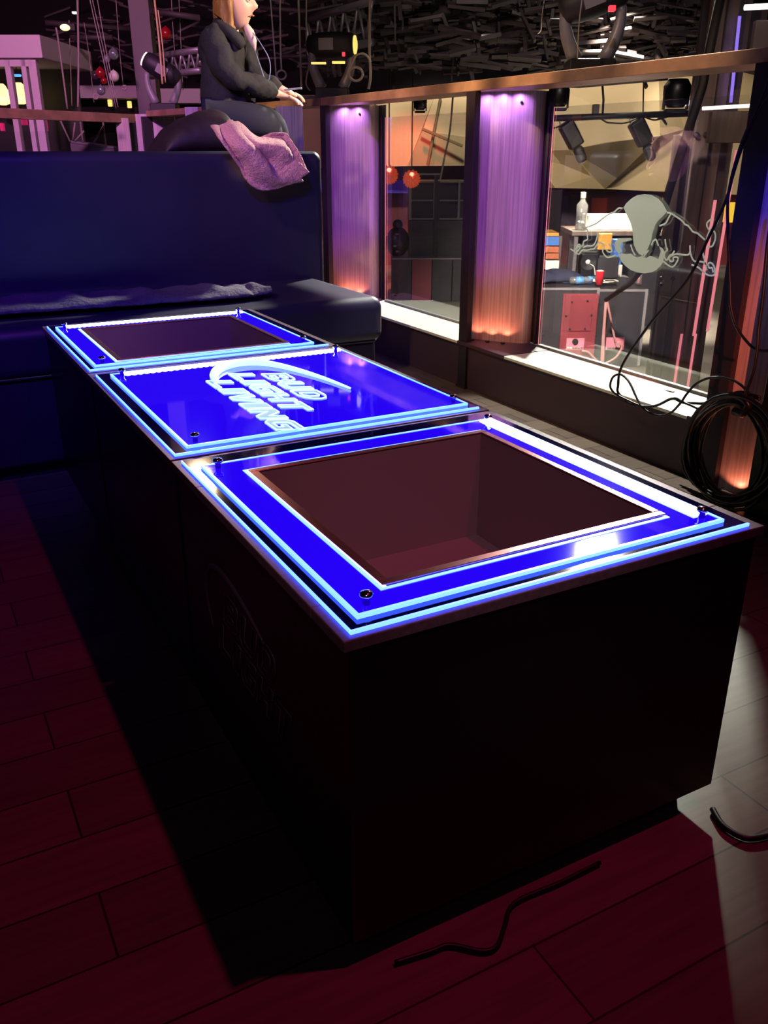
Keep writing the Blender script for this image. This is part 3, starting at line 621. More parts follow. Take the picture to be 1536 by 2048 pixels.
heap('folded_coat', 'dark coat heaped on the ledge at the person\'s left', 'coat', 'coat',
     smoothpath([on(308, 303, 4.75), on(318, 275, 4.75), on(335, 252, 4.75), on(360, 236, 4.75), on(385, 226, 4.75), on(410, 218, 4.75), on(440, 222, 4.75), on(460, 262, 4.75)], 4), .2, 4, cz)

# ------------------------------------------------------------------ person
def skinned(name, m, parent, verts, edges, radii, sub=2):
    me = bpy.data.meshes.new(name); org = world_loc(parent); me.from_pydata([Vector(v)-org for v in verts], edges, []); o = bpy.data.objects.new(name, me); COL.objects.link(o)
    sk = o.modifiers.new('skin', 'SKIN'); sk.branch_smoothing = .6; sk.use_smooth_shade = True
    for i, r in enumerate(radii):
        d = me.skin_vertices[0].data[i]; d.radius = r if isinstance(r, tuple) else (r, r); d.use_root = (i == 0)
    if sub: s_ = o.modifiers.new('sub', 'SUBSURF'); s_.levels = s_.render_levels = sub
    bpy.context.view_layer.update()
    m2 = bpy.data.meshes.new_from_object(o.evaluated_get(bpy.context.evaluated_depsgraph_get())); bpy.data.objects.remove(o)
    m2.materials.clear(); m2.materials.append(M[m] if isinstance(m, str) else m); m2.polygons.foreach_set('use_smooth', [True]*len(m2.polygons))
    r = bpy.data.objects.new(name, m2); COL.objects.link(r); r.parent = parent; return r
PD = 5.35
def W(x, y, d=0): return wp(x, y, PD+d)
per = thing('person', 'blonde person in black fleece jacket and navy jeans leaning on the rail', 'person', W(460, 285))
# skeleton
V = [W(455, 232), W(448, 190), W(450, 140), W(452, 95), W(458, 62), W(468, 42), W(472, 22),      # 0-6 spine to head base
     W(424, 62, -.13), W(438, 108, -.17), W(462, 152, -.18), W(510, 172, -.10), W(552, 186, .02),      # 7-11 near arm
     W(470, 66, .14), W(490, 110, .16), W(505, 150, .14), W(545, 172, .14), W(568, 182, .12),            # 12-16 far arm
     W(450, 240, -.10), W(495, 238, -.12), W(538, 242, -.10), W(545, 300, .1), W(548, 375, .15),          # 17-21 near leg
     W(470, 240, .10), W(515, 238, .12), W(552, 245, .14), W(560, 305, .25), W(562, 380, .28)]          # 22-26 far leg
Ed = [(0,1),(1,2),(2,3),(3,4),(4,5),(5,6),(3,7),(7,8),(8,9),(9,10),(10,11),(3,12),(12,13),(13,14),(14,15),(15,16),(0,17),(17,18),(18,19),(19,20),(20,21),(0,22),(22,23),(23,24),(24,25),(25,26)]
Rd = [.10,.10,.10,.07,.05,.045,.05, .032,.045,.044,.036,.026, .065,.05,.042,.034,.026, .085,.075,.058,.05,.04, .085,.075,.058,.05,.04]
# hands: five fingers each, as continuations of the wrists
def hand(wi, dirv, side, curl, down):
    d = dirv.normalized(); sd = side.normalized(); dn = Vector((0, 0, -1))
    p0 = V[wi]; palm = p0+d*.045; V.append(palm); Rd.append((.022, .016)); pi_ = len(V)-1; Ed.append((wi, pi_))
    palm2 = p0+d*.075; V.append(palm2); Rd.append((.022, .013)); pj = len(V)-1; Ed.append((pi_, pj))
    for k, (off, ln) in enumerate(((-.030, .066), (-.010, .078), (.010, .072), (.028, .056))):
        a = palm2+sd*off+d*.012; b = a+d*ln*.45+dn*curl*.25; c = b+d*ln*.3+dn*curl*.6; e = c+d*ln*.12+dn*curl*.6
        last = pj
        for q, r in ((a, .0095), (b, .0085), (c, .008), (e, .0065)): V.append(q); Rd.append(r); Ed.append((last, len(V)-1)); last = len(V)-1
    a = palm+sd*-.032*1.0+dn*.006; b = a+sd*-.012+d*.03; c = b+d*.026+dn*.008
    last = pi_
    for q, r in ((a, .012), (b, .0095), (c, .008)): V.append(q); Rd.append(r); Ed.append((last, len(V)-1)); last = len(V)-1
hand(11, W(592, 198, .06)-W(552, 186, .02), HF*-1, .02, 1)
hand(16, W(605, 192, .22)-W(568, 182, .12), HF, .022, 1)
skinned('body', 'skin', per, V, Ed, Rd, 2)
# head: deformed sphere with face, profile to the right and slightly away
hx = (RT*.95-HF*.22).normalized(); hy = Vector((0, 0, 1)).cross(hx); hc = W(470, 8)+hx*.0
hv = []; hf = []; nr, ns = 36, 48
def G(a, b, s_): return math.exp(-((a/b)**2)) if s_ is None else math.exp(-((a/b)**2+(s_)**2))
for i in range(nr+1):
    th = math.pi*i/nr; zz = math.cos(th)
    for j in range(ns):
        ph = 2*math.pi*j/ns; X = math.sin(th)*math.cos(ph); Y = math.sin(th)*math.sin(ph); Z = zz
        x, y, z = X*.098, Y*.076, Z*.122
        if z < 0: x *= 1-.10*(-Z)**2; y *= 1-.22*(-Z)**1.5
        if X < 0 and z < -.03: x *= .72
        fr = max(0, X)
        x += fr*(.030*math.exp(-((z+.018)/.017)**2-(y/.013)**2)+.016*math.exp(-((z-.008)/.022)**2-(y/.010)**2)      # nose and bridge
                 +.006*math.exp(-((z+.052)/.008)**2-(y/.024)**2)+.005*math.exp(-((z+.068)/.008)**2-(y/.020)**2)       # lips
                 -.006*math.exp(-((z+.060)/.003)**2-(y/.024)**2)+.016*math.exp(-((z+.098)/.016)**2-(y/.024)**2)        # mouth line, chin
                 -.012*math.exp(-((z-.012)/.014)**2-((abs(y)-.032)/.015)**2)+.006*math.exp(-((z-.034)/.010)**2-((abs(y)-.03)/.022)**2)  # eye sockets, brow
                 +.006*math.exp(-((z+.03)/.025)**2-((abs(y)-.045)/.02)**2))
        hv.append(hc+hx*x+hy*y+Vector((0, 0, z)))
for i in range(nr):
    for j in range(ns): hf.append((i*ns+j, i*ns+(j+1) % ns, (i+1)*ns+(j+1) % ns, (i+1)*ns+j))
MB().add(hv, hf).build('head', 'skin', per, smooth=True)
for s_ in (-1, 1):
    c = hc+hx*.083+hy*.032*s_+Vector((0, 0, .012)); MB().sphere(c, .0115, 8).build('eye', 'white', per, smooth=True)
    c2 = c+hx*.0075; MB().sphere(c2, .0062, 8).build('iris', 'black', per, smooth=True)
c = hc+hx*.10+Vector((0, 0, -.060)); MB().sphere(c, .012, 8, (1, 1, 1)).add([], []) 
lp_ = MB(); lp_.tube([hc+hx*.088+hy*-.022+Vector((0,0,-.061)), hc+hx*.0985+hy*-.01+Vector((0,0,-.056)), hc+hx*.1005+Vector((0,0,-.058)), hc+hx*.0985+hy*.01+Vector((0,0,-.056)), hc+hx*.088+hy*.022+Vector((0,0,-.061))], [.001,.0038,.0042,.0038,.001], 8)
lp_.build('lips', 'lip', per, smooth=True)
# hair: thick cap plus long side curtain to the jaw
hm = MB(); hv = []; hf = []; NI, NJ = 22, 26
for i in range(NI+1):
    v_ = i/NI
    for j in range(NJ+1):
        op_ = 22+56*min(1, v_/.42); ph = math.radians(op_+(360-2*op_)*j/NJ)                # leaves the face open
        th = math.pi*(.02+.78*v_); rr = .016+.008*math.sin(j*2.1)+.005*math.sin(j*5+i*.6)
        X, Y, Z = math.sin(th)*math.cos(ph), math.sin(th)*math.sin(ph), math.cos(th)
        x, y, z = X*(.10+rr), Y*(.078+rr), Z*(.122+rr)
        if th > math.pi/2: x, y = math.cos(ph)*(.105+rr), math.sin(ph)*(.086+rr); z = -(th-math.pi/2)*.165
        if math.cos(ph) < 0 and th > math.pi/2: x *= .92
        hv.append(hc+hx*x+hy*y+Vector((0, 0, z)))
for i in range(NI):
    for j in range(NJ): k = i*(NJ+1)+j; hf.append((k, k+1, k+NJ+2, k+NJ+1))
ho = MB().add(hv, hf).build('hair', 'hair', per, smooth=True); so = ho.modifiers.new('s', 'SOLIDIFY'); so.thickness = .016; so.offset = -1
# clothes
jv = [W(458, 226), W(446, 190), W(448, 145), W(450, 100), W(453, 76), W(463, 56),
      W(420, 66, -.12), W(434, 108, -.17), W(460, 154, -.18), W(485, 163, -.14), W(512, 173, -.10), W(530, 180, -.05), W(553, 187, .015),
      W(474, 68, .13), W(492, 110, .16), W(507, 150, .14), W(545, 172, .14), W(566, 181, .12)]
je = [(0,1),(1,2),(2,3),(3,4),(4,5),(3,6),(6,7),(7,8),(8,9),(9,10),(10,11),(11,12),(3,13),(13,14),(14,15),(15,16),(16,17)]
jr = [(.165,.15),(.165,.145),(.16,.14),(.15,.15),(.13,.13),.10, .095,.077,.074,.060,.056,.052,.040, .08,.07,.06,.052,.038]
jk = skinned('jacket', 'hoodie', per, jv, je, jr, 3)
tx = bpy.data.textures.new('folds', 'CLOUDS'); tx.noise_scale = .09
dm = jk.modifiers.new('folds', 'DISPLACE'); dm.texture = tx; dm.strength = .045; dm.mid_level = .5
MB().tube(smoothpath([W(484, 92, -.10), W(462, 66, -.13), W(440, 52, -.09), W(436, 46, 0), W(446, 48, .09), W(470, 60, .12), W(488, 80, .06)], 4), [.03]*25, 8).build('collar', 'hoodie', per, smooth=True)
MB().tube([W(492, 52, -.005), W(500, 66, -.01), W(506, 82, -.01), W(510, 100, -.02)], [.018, .026, .022, .006], 8).build('shirt', 'shirt', per, smooth=True)
pv = [W(452, 236, 0), W(450, 242, -.10), W(498, 240, -.12), W(540, 243, -.10), W(545, 300, .1), W(548, 372, .15), W(472, 242, .1), W(517, 240, .12), W(552, 246, .14), W(560, 305, .25), W(562, 378, .28)]
pj_ = skinned('jeans', 'denim', per, pv, [(0,1),(1,2),(2,3),(3,4),(4,5),(0,6),(6,7),(7,8),(8,9),(9,10)], [.12,.115,.10,.08,.066,.055,.115,.10,.08,.066,.055], 3)
MB().tube(smoothpath([W(503, 62, -.02), W(520, 85, -.05), W(537, 115, -.06), W(541, 140, -.06), W(536, 165, -.06)], 5), .0028, 6).tube(smoothpath([W(508, 96, -.03), W(520, 130, -.06), W(529, 158, -.07)], 5), .0028, 6).build('drawstring', 'string', per, smooth=True)
phn = MB().box((-.05, -.02, -.004), (.05, .02, .004), VT(W(586, 178, .05)) @ Matrix.Rotation(-.1, 4, 'Y')); tag(phn.build('phone', 'string', bevel=.003), 'slim blue-grey phone held above the rail by the person', 'phone')

# ------------------------------------------------------------------ moving head lights
def moving_head(label, base, s_, headT, group=None, lens='yglow', twin=True, down=0.0):
    t = thing('moving_head_light', label, 'stage light', base, group)
    B_ = Matrix.Translation(base) @ Matrix.Rotation(-YAW, 4, 'Z') @ Matrix.Diagonal((s_, s_, s_, 1))
    MB().box((-.16, -.12, -.04-down), (.16, .12, .05), B_).build('base', 'black', t, bevel=.01)
    for sx in (-1, 1):
        arm = []
        for k in range(9):
            a = k/8*math.pi/2; arm.append(Vector((sx*(.10+.09*math.sin(a*1.3)), 0, .05+.34*k/8)))
        MB().tube([B_ @ p for p in arm], [s_*(.052-.018*k/8) for k in range(9)], 10).build('yoke_arm', 'grey', t, smooth=True)
    H_ = B_ @ Matrix.Translation((0, 0, .42)) @ headT
    hd = MB().lathe([(.04, -.24), (.085, -.22), (.11, -.12), (.115, .02), (.11, .14), (.10, .2), (.08, .22)], H_, 20).build('head', 'black', t, smooth=True)
    MB().lathe([(.08, .218), (.08, .235), (.045, .245)], H_, 20).build('lens', lens, hd)
    MB().box((-.05, -.122, -.1), (.05, -.105, .04), H_).build('rear_cover', 'grey', hd)
    return t
MH1 = moving_head('grey moving head light with yellow glow behind the rail, right of the person', wp(665, 188, 6.75), .72, Matrix.Rotation(math.pi/2, 4, 'Y') @ Matrix.Rotation(.15, 4, 'X'), twin=True)
MH2 = moving_head('large grey moving head light behind the rail at the upper right', wp(1178, 136, 4.6), .68, Matrix.Rotation(math.radians(70), 4, 'Y'), lens='grey')
moving_head('bright-armed moving head light standing behind the left rail beside the grey column', wp(330, 216, 8.8), .75, Matrix.Rotation(math.radians(-60), 4, 'Y'), lens='wglow')
for (x0, y0, x1, y1, D, m, h_) in ((622, 124, 652, 128, 6.5, 'yglow', MH1), (664, 122, 690, 127, 6.5, 'yglow', MH1), (684, 104, 690, 112, 6.45, 'rglow', MH1), (1219, 10, 1232, 22, 4.4, 'rglow', MH2)):
    vrect(MB(), x0, y0, x1, y1, D, .03).build('indicator_light', m, h_, bevel=.003)
shelf = MB().box((2.80, 3.45, 1.505), (3.42, 4.1, 1.525)).build('trim_light_shelf', 'black'); struct(shelf)
for (x0, x1, y0, y1, D) in ((608, 722, 192, 197, 6.55), (296, 366, 219, 224, 8.6)):
    struct(vrect(MB(), x0, y0, x1, y1, D, .4).build('trim_light_shelf', 'black'))

# black heads and scanners on the bar below the rail
BD = 9.4
barT = thing('lighting_bar', 'black horizontal lighting bar with drooping cables, seen through the emblem glass', 'lighting bar', wp(1240, 232, BD))
MB().tube([wp(1070, 238, BD), wp(1400, 226, BD)], .03, 8).build('pipe', 'black', barT, smooth=True)
for pts in ([(1090, 240), (1108, 256), (1135, 242)], [(1200, 236), (1212, 244), (1222, 246), (1250, 246), (1275, 236)], [(1290, 234), (1310, 240), (1340, 232)], [(1315, 236), (1328, 240), (1333, 250), (1325, 240)]):
    MB().tube(smoothpath([wp(x, y, BD-.04) for x, y in pts], 5), .008, 6).build('drooping_cable', 'cable', barT, smooth=True)
MB().tube([wp(1205, 172, BD), wp(1207, 200, BD), wp(1205, 230, BD)], .012, 6).tube([wp(1288, 120, BD), wp(1286, 230, BD)], .008, 6).build('suspension_wire', 'cable', barT, smooth=True)
def barhead(x, y0, y1, r, D, label):
    t = thing('wash_light', label, 'stage light', wp(x, y1, D), 'black wash lights seen under the rail'); s_ = (wp(x, y0, D).z-wp(x, y1, D).z)
    T = VT(wp(x, y1, D)); rr = r*D/FPX/.95
    MB().lathe([(rr*.6, .16*s_), (rr*.85, .3*s_), (rr, .55*s_), (rr, .8*s_), (rr*.7, s_)], T, 16).build('head', 'rubber', t, smooth=True)
    MB().box((-rr*.75, -rr*.5, .0), (rr*.75, rr*.5, .12*s_), T).build('base', 'black', t, bevel=.01)
    MB().box((-rr*.95, -.02, .1*s_), (-rr*.8, .02, .6*s_), T).box((rr*.8, -.02, .1*s_), (rr*.95, .02, .6*s_), T).build('yoke', 'black', t)
    return t
barhead(840, 188, 226, 12, 11.5, 'small black wash light seen through the left glass below the rail')
barhead(1116, 168, 222, 18, BD, 'black wash light on the bar just right of the middle pillar')
barhead(1349, 158, 226, 23, BD, 'largest black wash light on the bar beside the small lit square')
def scanner(x, y, label):
    t = thing('scanner_light', label, 'stage light', wp(x, y, BD), 'twin scanner lights hanging from the bar')
    T = VT(wp(x, y-2, BD)) @ Matrix.Rotation(math.radians(-33), 4, 'Y') @ Matrix.Diagonal((.72, .72, .72, 1))
    MB().box((-.09, -.12, -.33), (.11, .12, .02), T).build('housing', 'rubber', t, bevel=.02)
    MB().box((-.02, -.07, -.56), (.12, .07, -.32), T @ Matrix.Rotation(.12, 4, 'Y')).build('mirror_head', 'black', t, bevel=.04)
    MB().tube([T @ Vector((-.06, 0, 0)), T @ Vector((-.03, 0, .13)), T @ Vector((.12, 0, 0))], .012, 6).build('hanging_bracket', 'grey', t)
    MB().box((.11, -.05, -.2), (.125, .05, -.02), T).build('side_vent', 'grey', t)
    return t
scanner(1130, 252, 'left of two black scanner lights hanging from the bar behind the glass')
scanner(1270, 248, 'right of two black scanner lights hanging from the bar behind the glass')
tag(vrect(MB(), 1368, 200, 1380, 212, BD, .05).build('work_lamp', 'wglow', bevel=.01), 'small bright square lamp right of the largest wash light', 'light')
tag(vrect(MB(), 1187, 208, 1199, 230, BD, .08).build('junction_box', 'column', bevel=.01), 'small grey junction box sitting on the lighting bar', 'box')

# ------------------------------------------------------------------ steel columns at the right
CD = 6.4
ct = thing('steel_column', 'tall worn steel lattice column beyond the emblem glass, with salmon-lit edges', 'column', Vector((wp(1380, 500, CD).x, wp(1380, 500, CD).y, LZ)))
def colplate(x, w_, D, z0, z1, m, name, th=.05, yref=400):
    c = wp(x, yref, D); ww = w_*D/FPX/.93; MB().box((-ww/2, 0, z0), (ww/2, th, z1), VT((c.x, c.y, 0))).build(name, m, ct, bevel=.002)
ZT = 4.88
colplate(1368, 15, CD+.05, LZ, ZT, 'darksteel', 'dark_flange'); colplate(1391, 26, CD, LZ, ZT, 'alu', 'web_plate', .08)
colplate(1416, 18, CD+.02, LZ, ZT, 'alu', 'web_plate', .06); colplate(1439, 20, CD+.1, LZ, ZT, 'column', 'web_plate', .06)
colplate(1404, 2, CD-.01, LZ, ZT, 'black', 'joint_gap', .01)
colplate(1345, 16, CD-.25, LZ, wp(1350, 270, CD-.25).z, 'alu', 'short_flange', .05); colplate(1361, 10, CD-.22, LZ, wp(1360, 270, CD-.22).z, 'darksteel', 'short_flange', .05)
colplate(1324, 16, CD-.5, LZ, wp(1330, 545, CD-.5).z, 'alu', 'foot_plate', .05, 650); colplate(1341, 14, CD-.48, LZ, wp(1330, 545, CD-.5).z, 'alu', 'foot_plate', .05, 650)
for x, y in ((1322, 557), (1346, 557), (1322, 570)): MB().sphere(wp(x, y, CD-.5), .014, 6).build('bolt', 'darksteel', ct)
for x, y in ((1392, 270), (1412, 270)): MB().sphere(wp(x, y, CD-.02), .02, 6).build('bolt', 'darksteel', ct)
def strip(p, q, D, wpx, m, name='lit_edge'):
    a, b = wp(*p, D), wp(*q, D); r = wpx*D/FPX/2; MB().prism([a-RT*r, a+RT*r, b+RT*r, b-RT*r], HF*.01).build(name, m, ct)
strip((1431, 400), (1388, 672), CD-.1, 5.5, 'pinkedge'); strip((1474, 300), (1415, 663), CD-.1, 5, 'pinkedge')  # pink glow stands for orange light reflected off the metal flange edges
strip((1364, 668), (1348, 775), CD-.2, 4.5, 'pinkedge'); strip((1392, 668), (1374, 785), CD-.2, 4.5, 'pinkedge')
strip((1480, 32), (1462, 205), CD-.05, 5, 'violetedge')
vrect(MB(), 1421, 222, 1500, 286, CD-.3, .06).build('cross_bracket', 'alu', ct, bevel=.004)
vrect(MB(), 1508, 40, 1600, 118, CD-.3, .06).build('cross_bracket', 'column', ct, bevel=.004)
vrect(MB(), 1494, 18, 1530, 120, CD+.2, .06).build('web_plate', 'column', ct, bevel=.004)
MB().tube([wp(1405, 217, CD-.35), wp(1506, 211, CD-.35)], .011, 6).build('white_tube', 'wglow', ct, smooth=True)
MB().tube([wp(1489, 15, CD-.35), wp(1600, 9, CD-.35)], .016, 6).build('white_tube', 'wglow', ct, smooth=True)
o = MB().tube([wp(1452, -60, 5.9), wp(1404, 175, 5.9), wp(1340, 375, 5.9), wp(1322, 440, 5.9), wp(1290, 530, 6.6), wp(1262, 565, 7.2), wp(1212, 600, 7.7)], [.03, .03, .028, .026, .026, .024, .02], 10)
tag(o.build('thick_cable', 'black', smooth=True), 'thick black cable bundle slanting down past the emblem onto the black cases', 'cable')

# ------------------------------------------------------------------ stage area seen through the emblem glass
CRD = 8.1
def case(x0, y0, x1, D, th, label):
    c = wp((x0+x1)/2, y0, D); w_ = (x1-x0)*D/FPX/.95; t = thing('flight_case', label, 'case', Vector((c.x, c.y, LZ)))
    T = VT((c.x, c.y, 0)); MB().box((-w_/2, 0, LZ), (w_/2, th, c.z), T).build('case_or_return_body', 'flight', t, bevel=.006)
    e = MB()
    for sx in (-w_/2, w_/2):
        for yy in (0, th): e.box((sx-.012, yy-.012, LZ+.02), (sx+.012, yy+.012, c.z+.002), T)
    e.build('corner_trim', 'grey', t)
    MB().box((-w_/2-.008, -.008, c.z-.018), (w_/2+.008, 0, c.z+.003), T).build('lid_trim', 'grey', t)
    return t, T, w_, c.z
kc, KT, kw, kz = case(1060, 576, 1192, CRD, .9, 'black flight case with dark red front panel seen through the emblem glass')
kd, KT2, kw2, kz2 = case(1197, 579, 1290, CRD+.02, .85, 'black flight case behind the hanging pinkish cables, right of the red-fronted one')
rp = vrect(MB(), 1121, 588, 1191, 745, CRD-.04, .035).build('front_panel', 'redpanel', kc, bevel=.004)
rp2 = vrect(MB(), 1129, 590, 1184, 662, CRD-.048, .01).build('inset_cover', 'redpanel', kc, bevel=.002)
for x, y in ((1144, 604), (1175, 602), (1132, 632), (1183, 630), (1140, 658), (1170, 657)): MB().sphere(wp(x, y, CRD-.052), .01, 5).build('screw', 'darksteel', rp2)
cp_ = vrect(MB(), 1133, 677, 1168, 700, CRD-.05, .012).build('connector_plate', 'pinkplate', kc)
MB().lathe([(.028, 0), (.028, .01)], VT(wp(1150, 683, CRD-.053)) @ Matrix.Rotation(math.pi/2, 4, 'X'), 14).build('round_socket', 'black', cp_)
for k in range(6): MB().sphere(wp(1136+k*5.5, 696, CRD-.055), .011, 5).build('socket', 'white' if k < 2 else 'grey', cp_)
cq = vrect(MB(), 1212, 676, 1248, 700, CRD-.02, .03).build('connector_plate', 'pinkplate', kd)
for k in range(6): MB().sphere(wp(1216+k*5.5, 696, CRD-.035), .011, 5).build('socket', 'grey', cq)
def wires(name, label, paths, r, m, D):
    mb = MB()
    for p in paths: mb.tube(smoothpath([wp(x, y, D) for x, y in p], 5), r, 6)
    return tag(mb.build(name, m, smooth=True), label, 'cable')
wires('hanging_cable', 'pinkish cables hanging down between the two black cases', [[(1212, 598), (1208, 650), (1205, 690), (1203, 724)], [(1213, 598), (1209, 650), (1207, 700), (1206, 724)]], .012, 'pinkcable', CRD-.07)
wires('hanging_cable', 'pinkish cable drooping from the case plug and looping to the second case', [[(1214, 600), (1222, 640), (1230, 678), (1240, 694), (1232, 690), (1238, 684), (1244, 694), (1232, 714), (1214, 725), (1202, 727), (1188, 716), (1176, 704), (1164, 702)]], .01, 'pinkcable', CRD-.08)
# things on the cases
def onz(x, y, z): return at(x, y, 'z', z)
ZK = kz+.004
def cup(x, y, label, h=.13, r=.042):
    p = onz(x, y, ZK); t = thing('red_cup', label, 'cup', Vector((p.x, p.y, ZK)))
    MB().lathe([(r*.72, 0), (r*.95, h*.9), (r, h*.95), (r*.9, h*.95), (r*.65, .01)], Matrix.Translation((p.x, p.y, ZK)), 20).build('cup_body', 'red', t, smooth=True)
    MB().sphere((p.x, p.y, ZK+h*.92), r*.85, 8, (1, 1, .35)).build('crumpled_napkin', 'white', t)
cup(1198, 569, 'red plastic cup stuffed with white napkin on the black cases')
def bottle_lying(x, y, ang, label, lab=True):
    p = onz(x, y, ZK); t = thing('water_bottle', label, 'bottle', Vector((p.x, p.y, ZK)), 'plastic bottles on the black cases')
    T = Matrix.Translation((p.x, p.y, ZK+.034)) @ Matrix.Rotation(ang, 4, 'Z') @ Matrix.Rotation(math.pi/2, 4, 'Y')
    MB().lathe([(.02, -.11), (.032, -.10), (.033, -.03), (.03, 0), (.033, .03), (.033, .05), (.014, .09), (.013, .11)], T, 16).build('bottle_body', 'bottle', t, smooth=True)
    MB().lathe([(.0335, -.05), (.0335, .02)], T, 16).build('bottle_label', 'cap', t, smooth=True)
    MB().lathe([(.015, .108), (.015, .125)], T, 12).build('bottle_cap', 'white', t)
bottle_lying(1135, 566, -.35, 'plastic water bottle lying leftmost on the black cases')
bottle_lying(1162, 568, -.5, 'plastic water bottle lying in the middle of the litter on the cases')
bottle_lying(1182, 567, -.1, 'plastic water bottle lying just left of the red cup')
p = onz(1163, 553, ZK)
tag(MB().sphere((p.x, p.y, ZK+.05), .05, 8, (1, 1, .9)).build('plastic_bag', 'bottle', smooth=True), 'crumpled clear plastic bag behind the lying bottles', 'bag')
mb = MB(); p = onz(1215, 568, ZK)
for k in range(9):
    T = Matrix.Translation((p.x+random.uniform(-.07, .07), p.y+random.uniform(-.07, .07), ZK+.014+k*.003)) @ Matrix.Rotation(random.uniform(0, 3), 4, 'Z') @ Matrix.Rotation(random.uniform(-.4, .4), 4, 'X')
    mb.box((-.045, -.02, -.002), (.045, .02, .002), T)
tag(mb.build('napkin_litter', 'white'), 'scrunched white napkins right of the red cup', 'napkins')
p = onz(1276, 568, ZK); t = thing('drink_glass', 'tall glass glowing pink standing below the frosted disc', 'glass', Vector((p.x, p.y, ZK)))
MB().lathe([(.03, 0), (.034, .14)], Matrix.Translation((p.x, p.y, ZK)), 14).build('glass_body', 'bottle', t, smooth=True); MB().lathe([(.009, .01), (.009, .12)], Matrix.Translation((p.x, p.y, ZK)), 8).build('glow_stick', 'pinkedge', t)
heap('navy_jacket', 'crumpled navy jacket heaped on the left end of the black cases', 'jacket', 'jacket',
     [wp(x, y, CRD+.35) for x, y in ((1064, 562), (1076, 548), (1088, 538), (1098, 545), (1112, 534), (1126, 540), (1140, 536), (1152, 548), (1160, 562))], .16, 8, ZK)
# monitor speaker, box
SD = CRD+.62
t = thing('monitor_speaker', 'small black monitor speaker with pale cone on the black cases', 'speaker', Vector((wp(1180, 540, SD).x, wp(1180, 540, SD).y, ZK)))
c = wp(1180, 530, SD); T = VT((c.x, c.y, 0)); MB().box((-.09, 0, ZK), (.09, .15, ZK+.24), T).build('cabinet', 'rubber', t, bevel=.02)
c = wp(1176, 524, SD-.005); MB().lathe([(.072, 0), (.075, .012), (.03, .0)], VT(c) @ Matrix.Rotation(math.pi/2, 4, 'X'), 20).build('cone', 'black', t); MB().sphere(c, .024, 8).build('dust_cap', 'white', t, smooth=True)
wires('thin_lead', 'thin white lead curling down from the monitor speaker', [[(1180, 528), (1188, 534), (1190, 550)]], .005, 'white', SD-.03)
c = wp(1215, 556, SD); tag(MB().box((-.11, 0, ZK), (.10, .2, wp(1215, 515, SD).z), VT((c.x, c.y, 0))).build('storage_box', 'flight', bevel=.01), 'plain black storage box right of the monitor speaker', 'box')
# dj desk behind
DD = 9.9
dj = thing('dj_desk', 'dark desk carrying white equipment behind the black cases', 'desk', Vector((wp(1250, 500, DD).x, wp(1250, 500, DD).y, LZ)))
zt_ = wp(1250, 462, DD).z; c = wp(1255, 500, DD); T = VT((c.x, c.y, 0))
MB().box((-.62, 0, zt_-.05), (.62, .7, zt_), T).build('desk_top', 'white' if False else 'alu', dj, bevel=.004)
MB().box((-.58, .3, LZ), (.58, .35, zt_-.05), T).build('back_panel', 'flight', dj)
for sx in (-.58, .54): MB().box((sx, .04, LZ), (sx+.04, .08, zt_-.05), T).build('leg', 'grey', dj)
ZD = zt_+.002
c = wp(1228, 459, DD+.1)
tag(MB().box((-.34, 0, ZD), (.34, .4, ZD+.07), VT((c.x, c.y, 0))).build('equipment_case', 'white', bevel=.008), 'lower white equipment case on the desk', 'equipment')
tag(MB().box((-.28, .02, ZD+.072), (.32, .38, ZD+.15), VT((c.x, c.y, 0))).build('equipment_case', 'white', bevel=.008), 'upper white equipment case stacked on the other white one', 'equipment')
def stand_bottle(x, y, D, label, s_=1):
    c = wp(x, y, D); t = thing('spirit_bottle', label, 'bottle', Vector((c.x, c.y, ZD)))
    MB().lathe([(.05*s_, 0), (.06*s_, .02*s_), (.06*s_, .26*s_), (.03*s_, .3*s_), (.022*s_, .34*s_)], Matrix.Translation((c.x, c.y, ZD)), 16).build('bottle_body', 'bottle', t, smooth=True)
    MB().lathe([(.028*s_, .33*s_), (.028*s_, .39*s_)], Matrix.Translation((c.x, c.y, ZD)), 12).build('bottle_cap', 'white', t)
stand_bottle(1161, 455, DD+.1, 'tall clear bottle with white cap at the left of the desk', 1.0)
stand_bottle(1346, 455, DD+.1, 'clear bottle at the right of the desk beside the frosted disc', .85)
t = thing('plywood_shelf', 'orange plywood shelf unit behind the middle pillar', 'shelf', Vector((wp(1085, 560, 9.0).x, wp(1085, 560, 9.0).y, LZ)))
vrect(MB(), 1066, 466, 1118, 472, 9.0, .4).build('shelf_top', 'ply', t); vrect(MB(), 1066, 472, 1075, 640, 9.0, .3).build('side_board', 'ply', t); vrect(MB(), 1075, 515, 1118, 519, 9.05, .35).build('shelf_board', 'ply', t)
vrect(MB(), 1075, 472, 1118, 640, 9.38, .02).build('back_board', 'column', t)
BXY = [('boxblue', 474, 492), ('boxbrown', 493, 506), ('boxbrown', 507, 519), ('white', 521, 540)]
for k, (m, y0, y1) in enumerate(BXY):
    tag(vrect(MB(), 1092+random.randint(-1, 1), y0, 1118, y1-.6, 8.92, .2).build('carton', m, bevel=.003), ['blue carton on top of the stack by the plywood shelf', 'upper brown carton in the stack by the plywood shelf', 'lower brown carton in the stack by the plywood shelf', 'white carton at the bottom of the stack by the plywood shelf'][k], 'carton')
tag(vrect(MB(), 1090, 541, 1120, 700, 8.92, .22).build('stool_box', 'flight'), 'plain dark pedestal box under the carton stack', 'box')
tag(vrect(MB(), 1228, 480, 1244, 530, DD-.5, .15).build('carton', 'boxblue', bevel=.003), 'upright blue carton left of the frosted disc', 'carton')
tag(vrect(MB(), 1226, 530, 1244, 555, DD-.52, .16).build('carton', 'white', bevel=.003), 'small white carton beneath the upright blue one', 'carton')
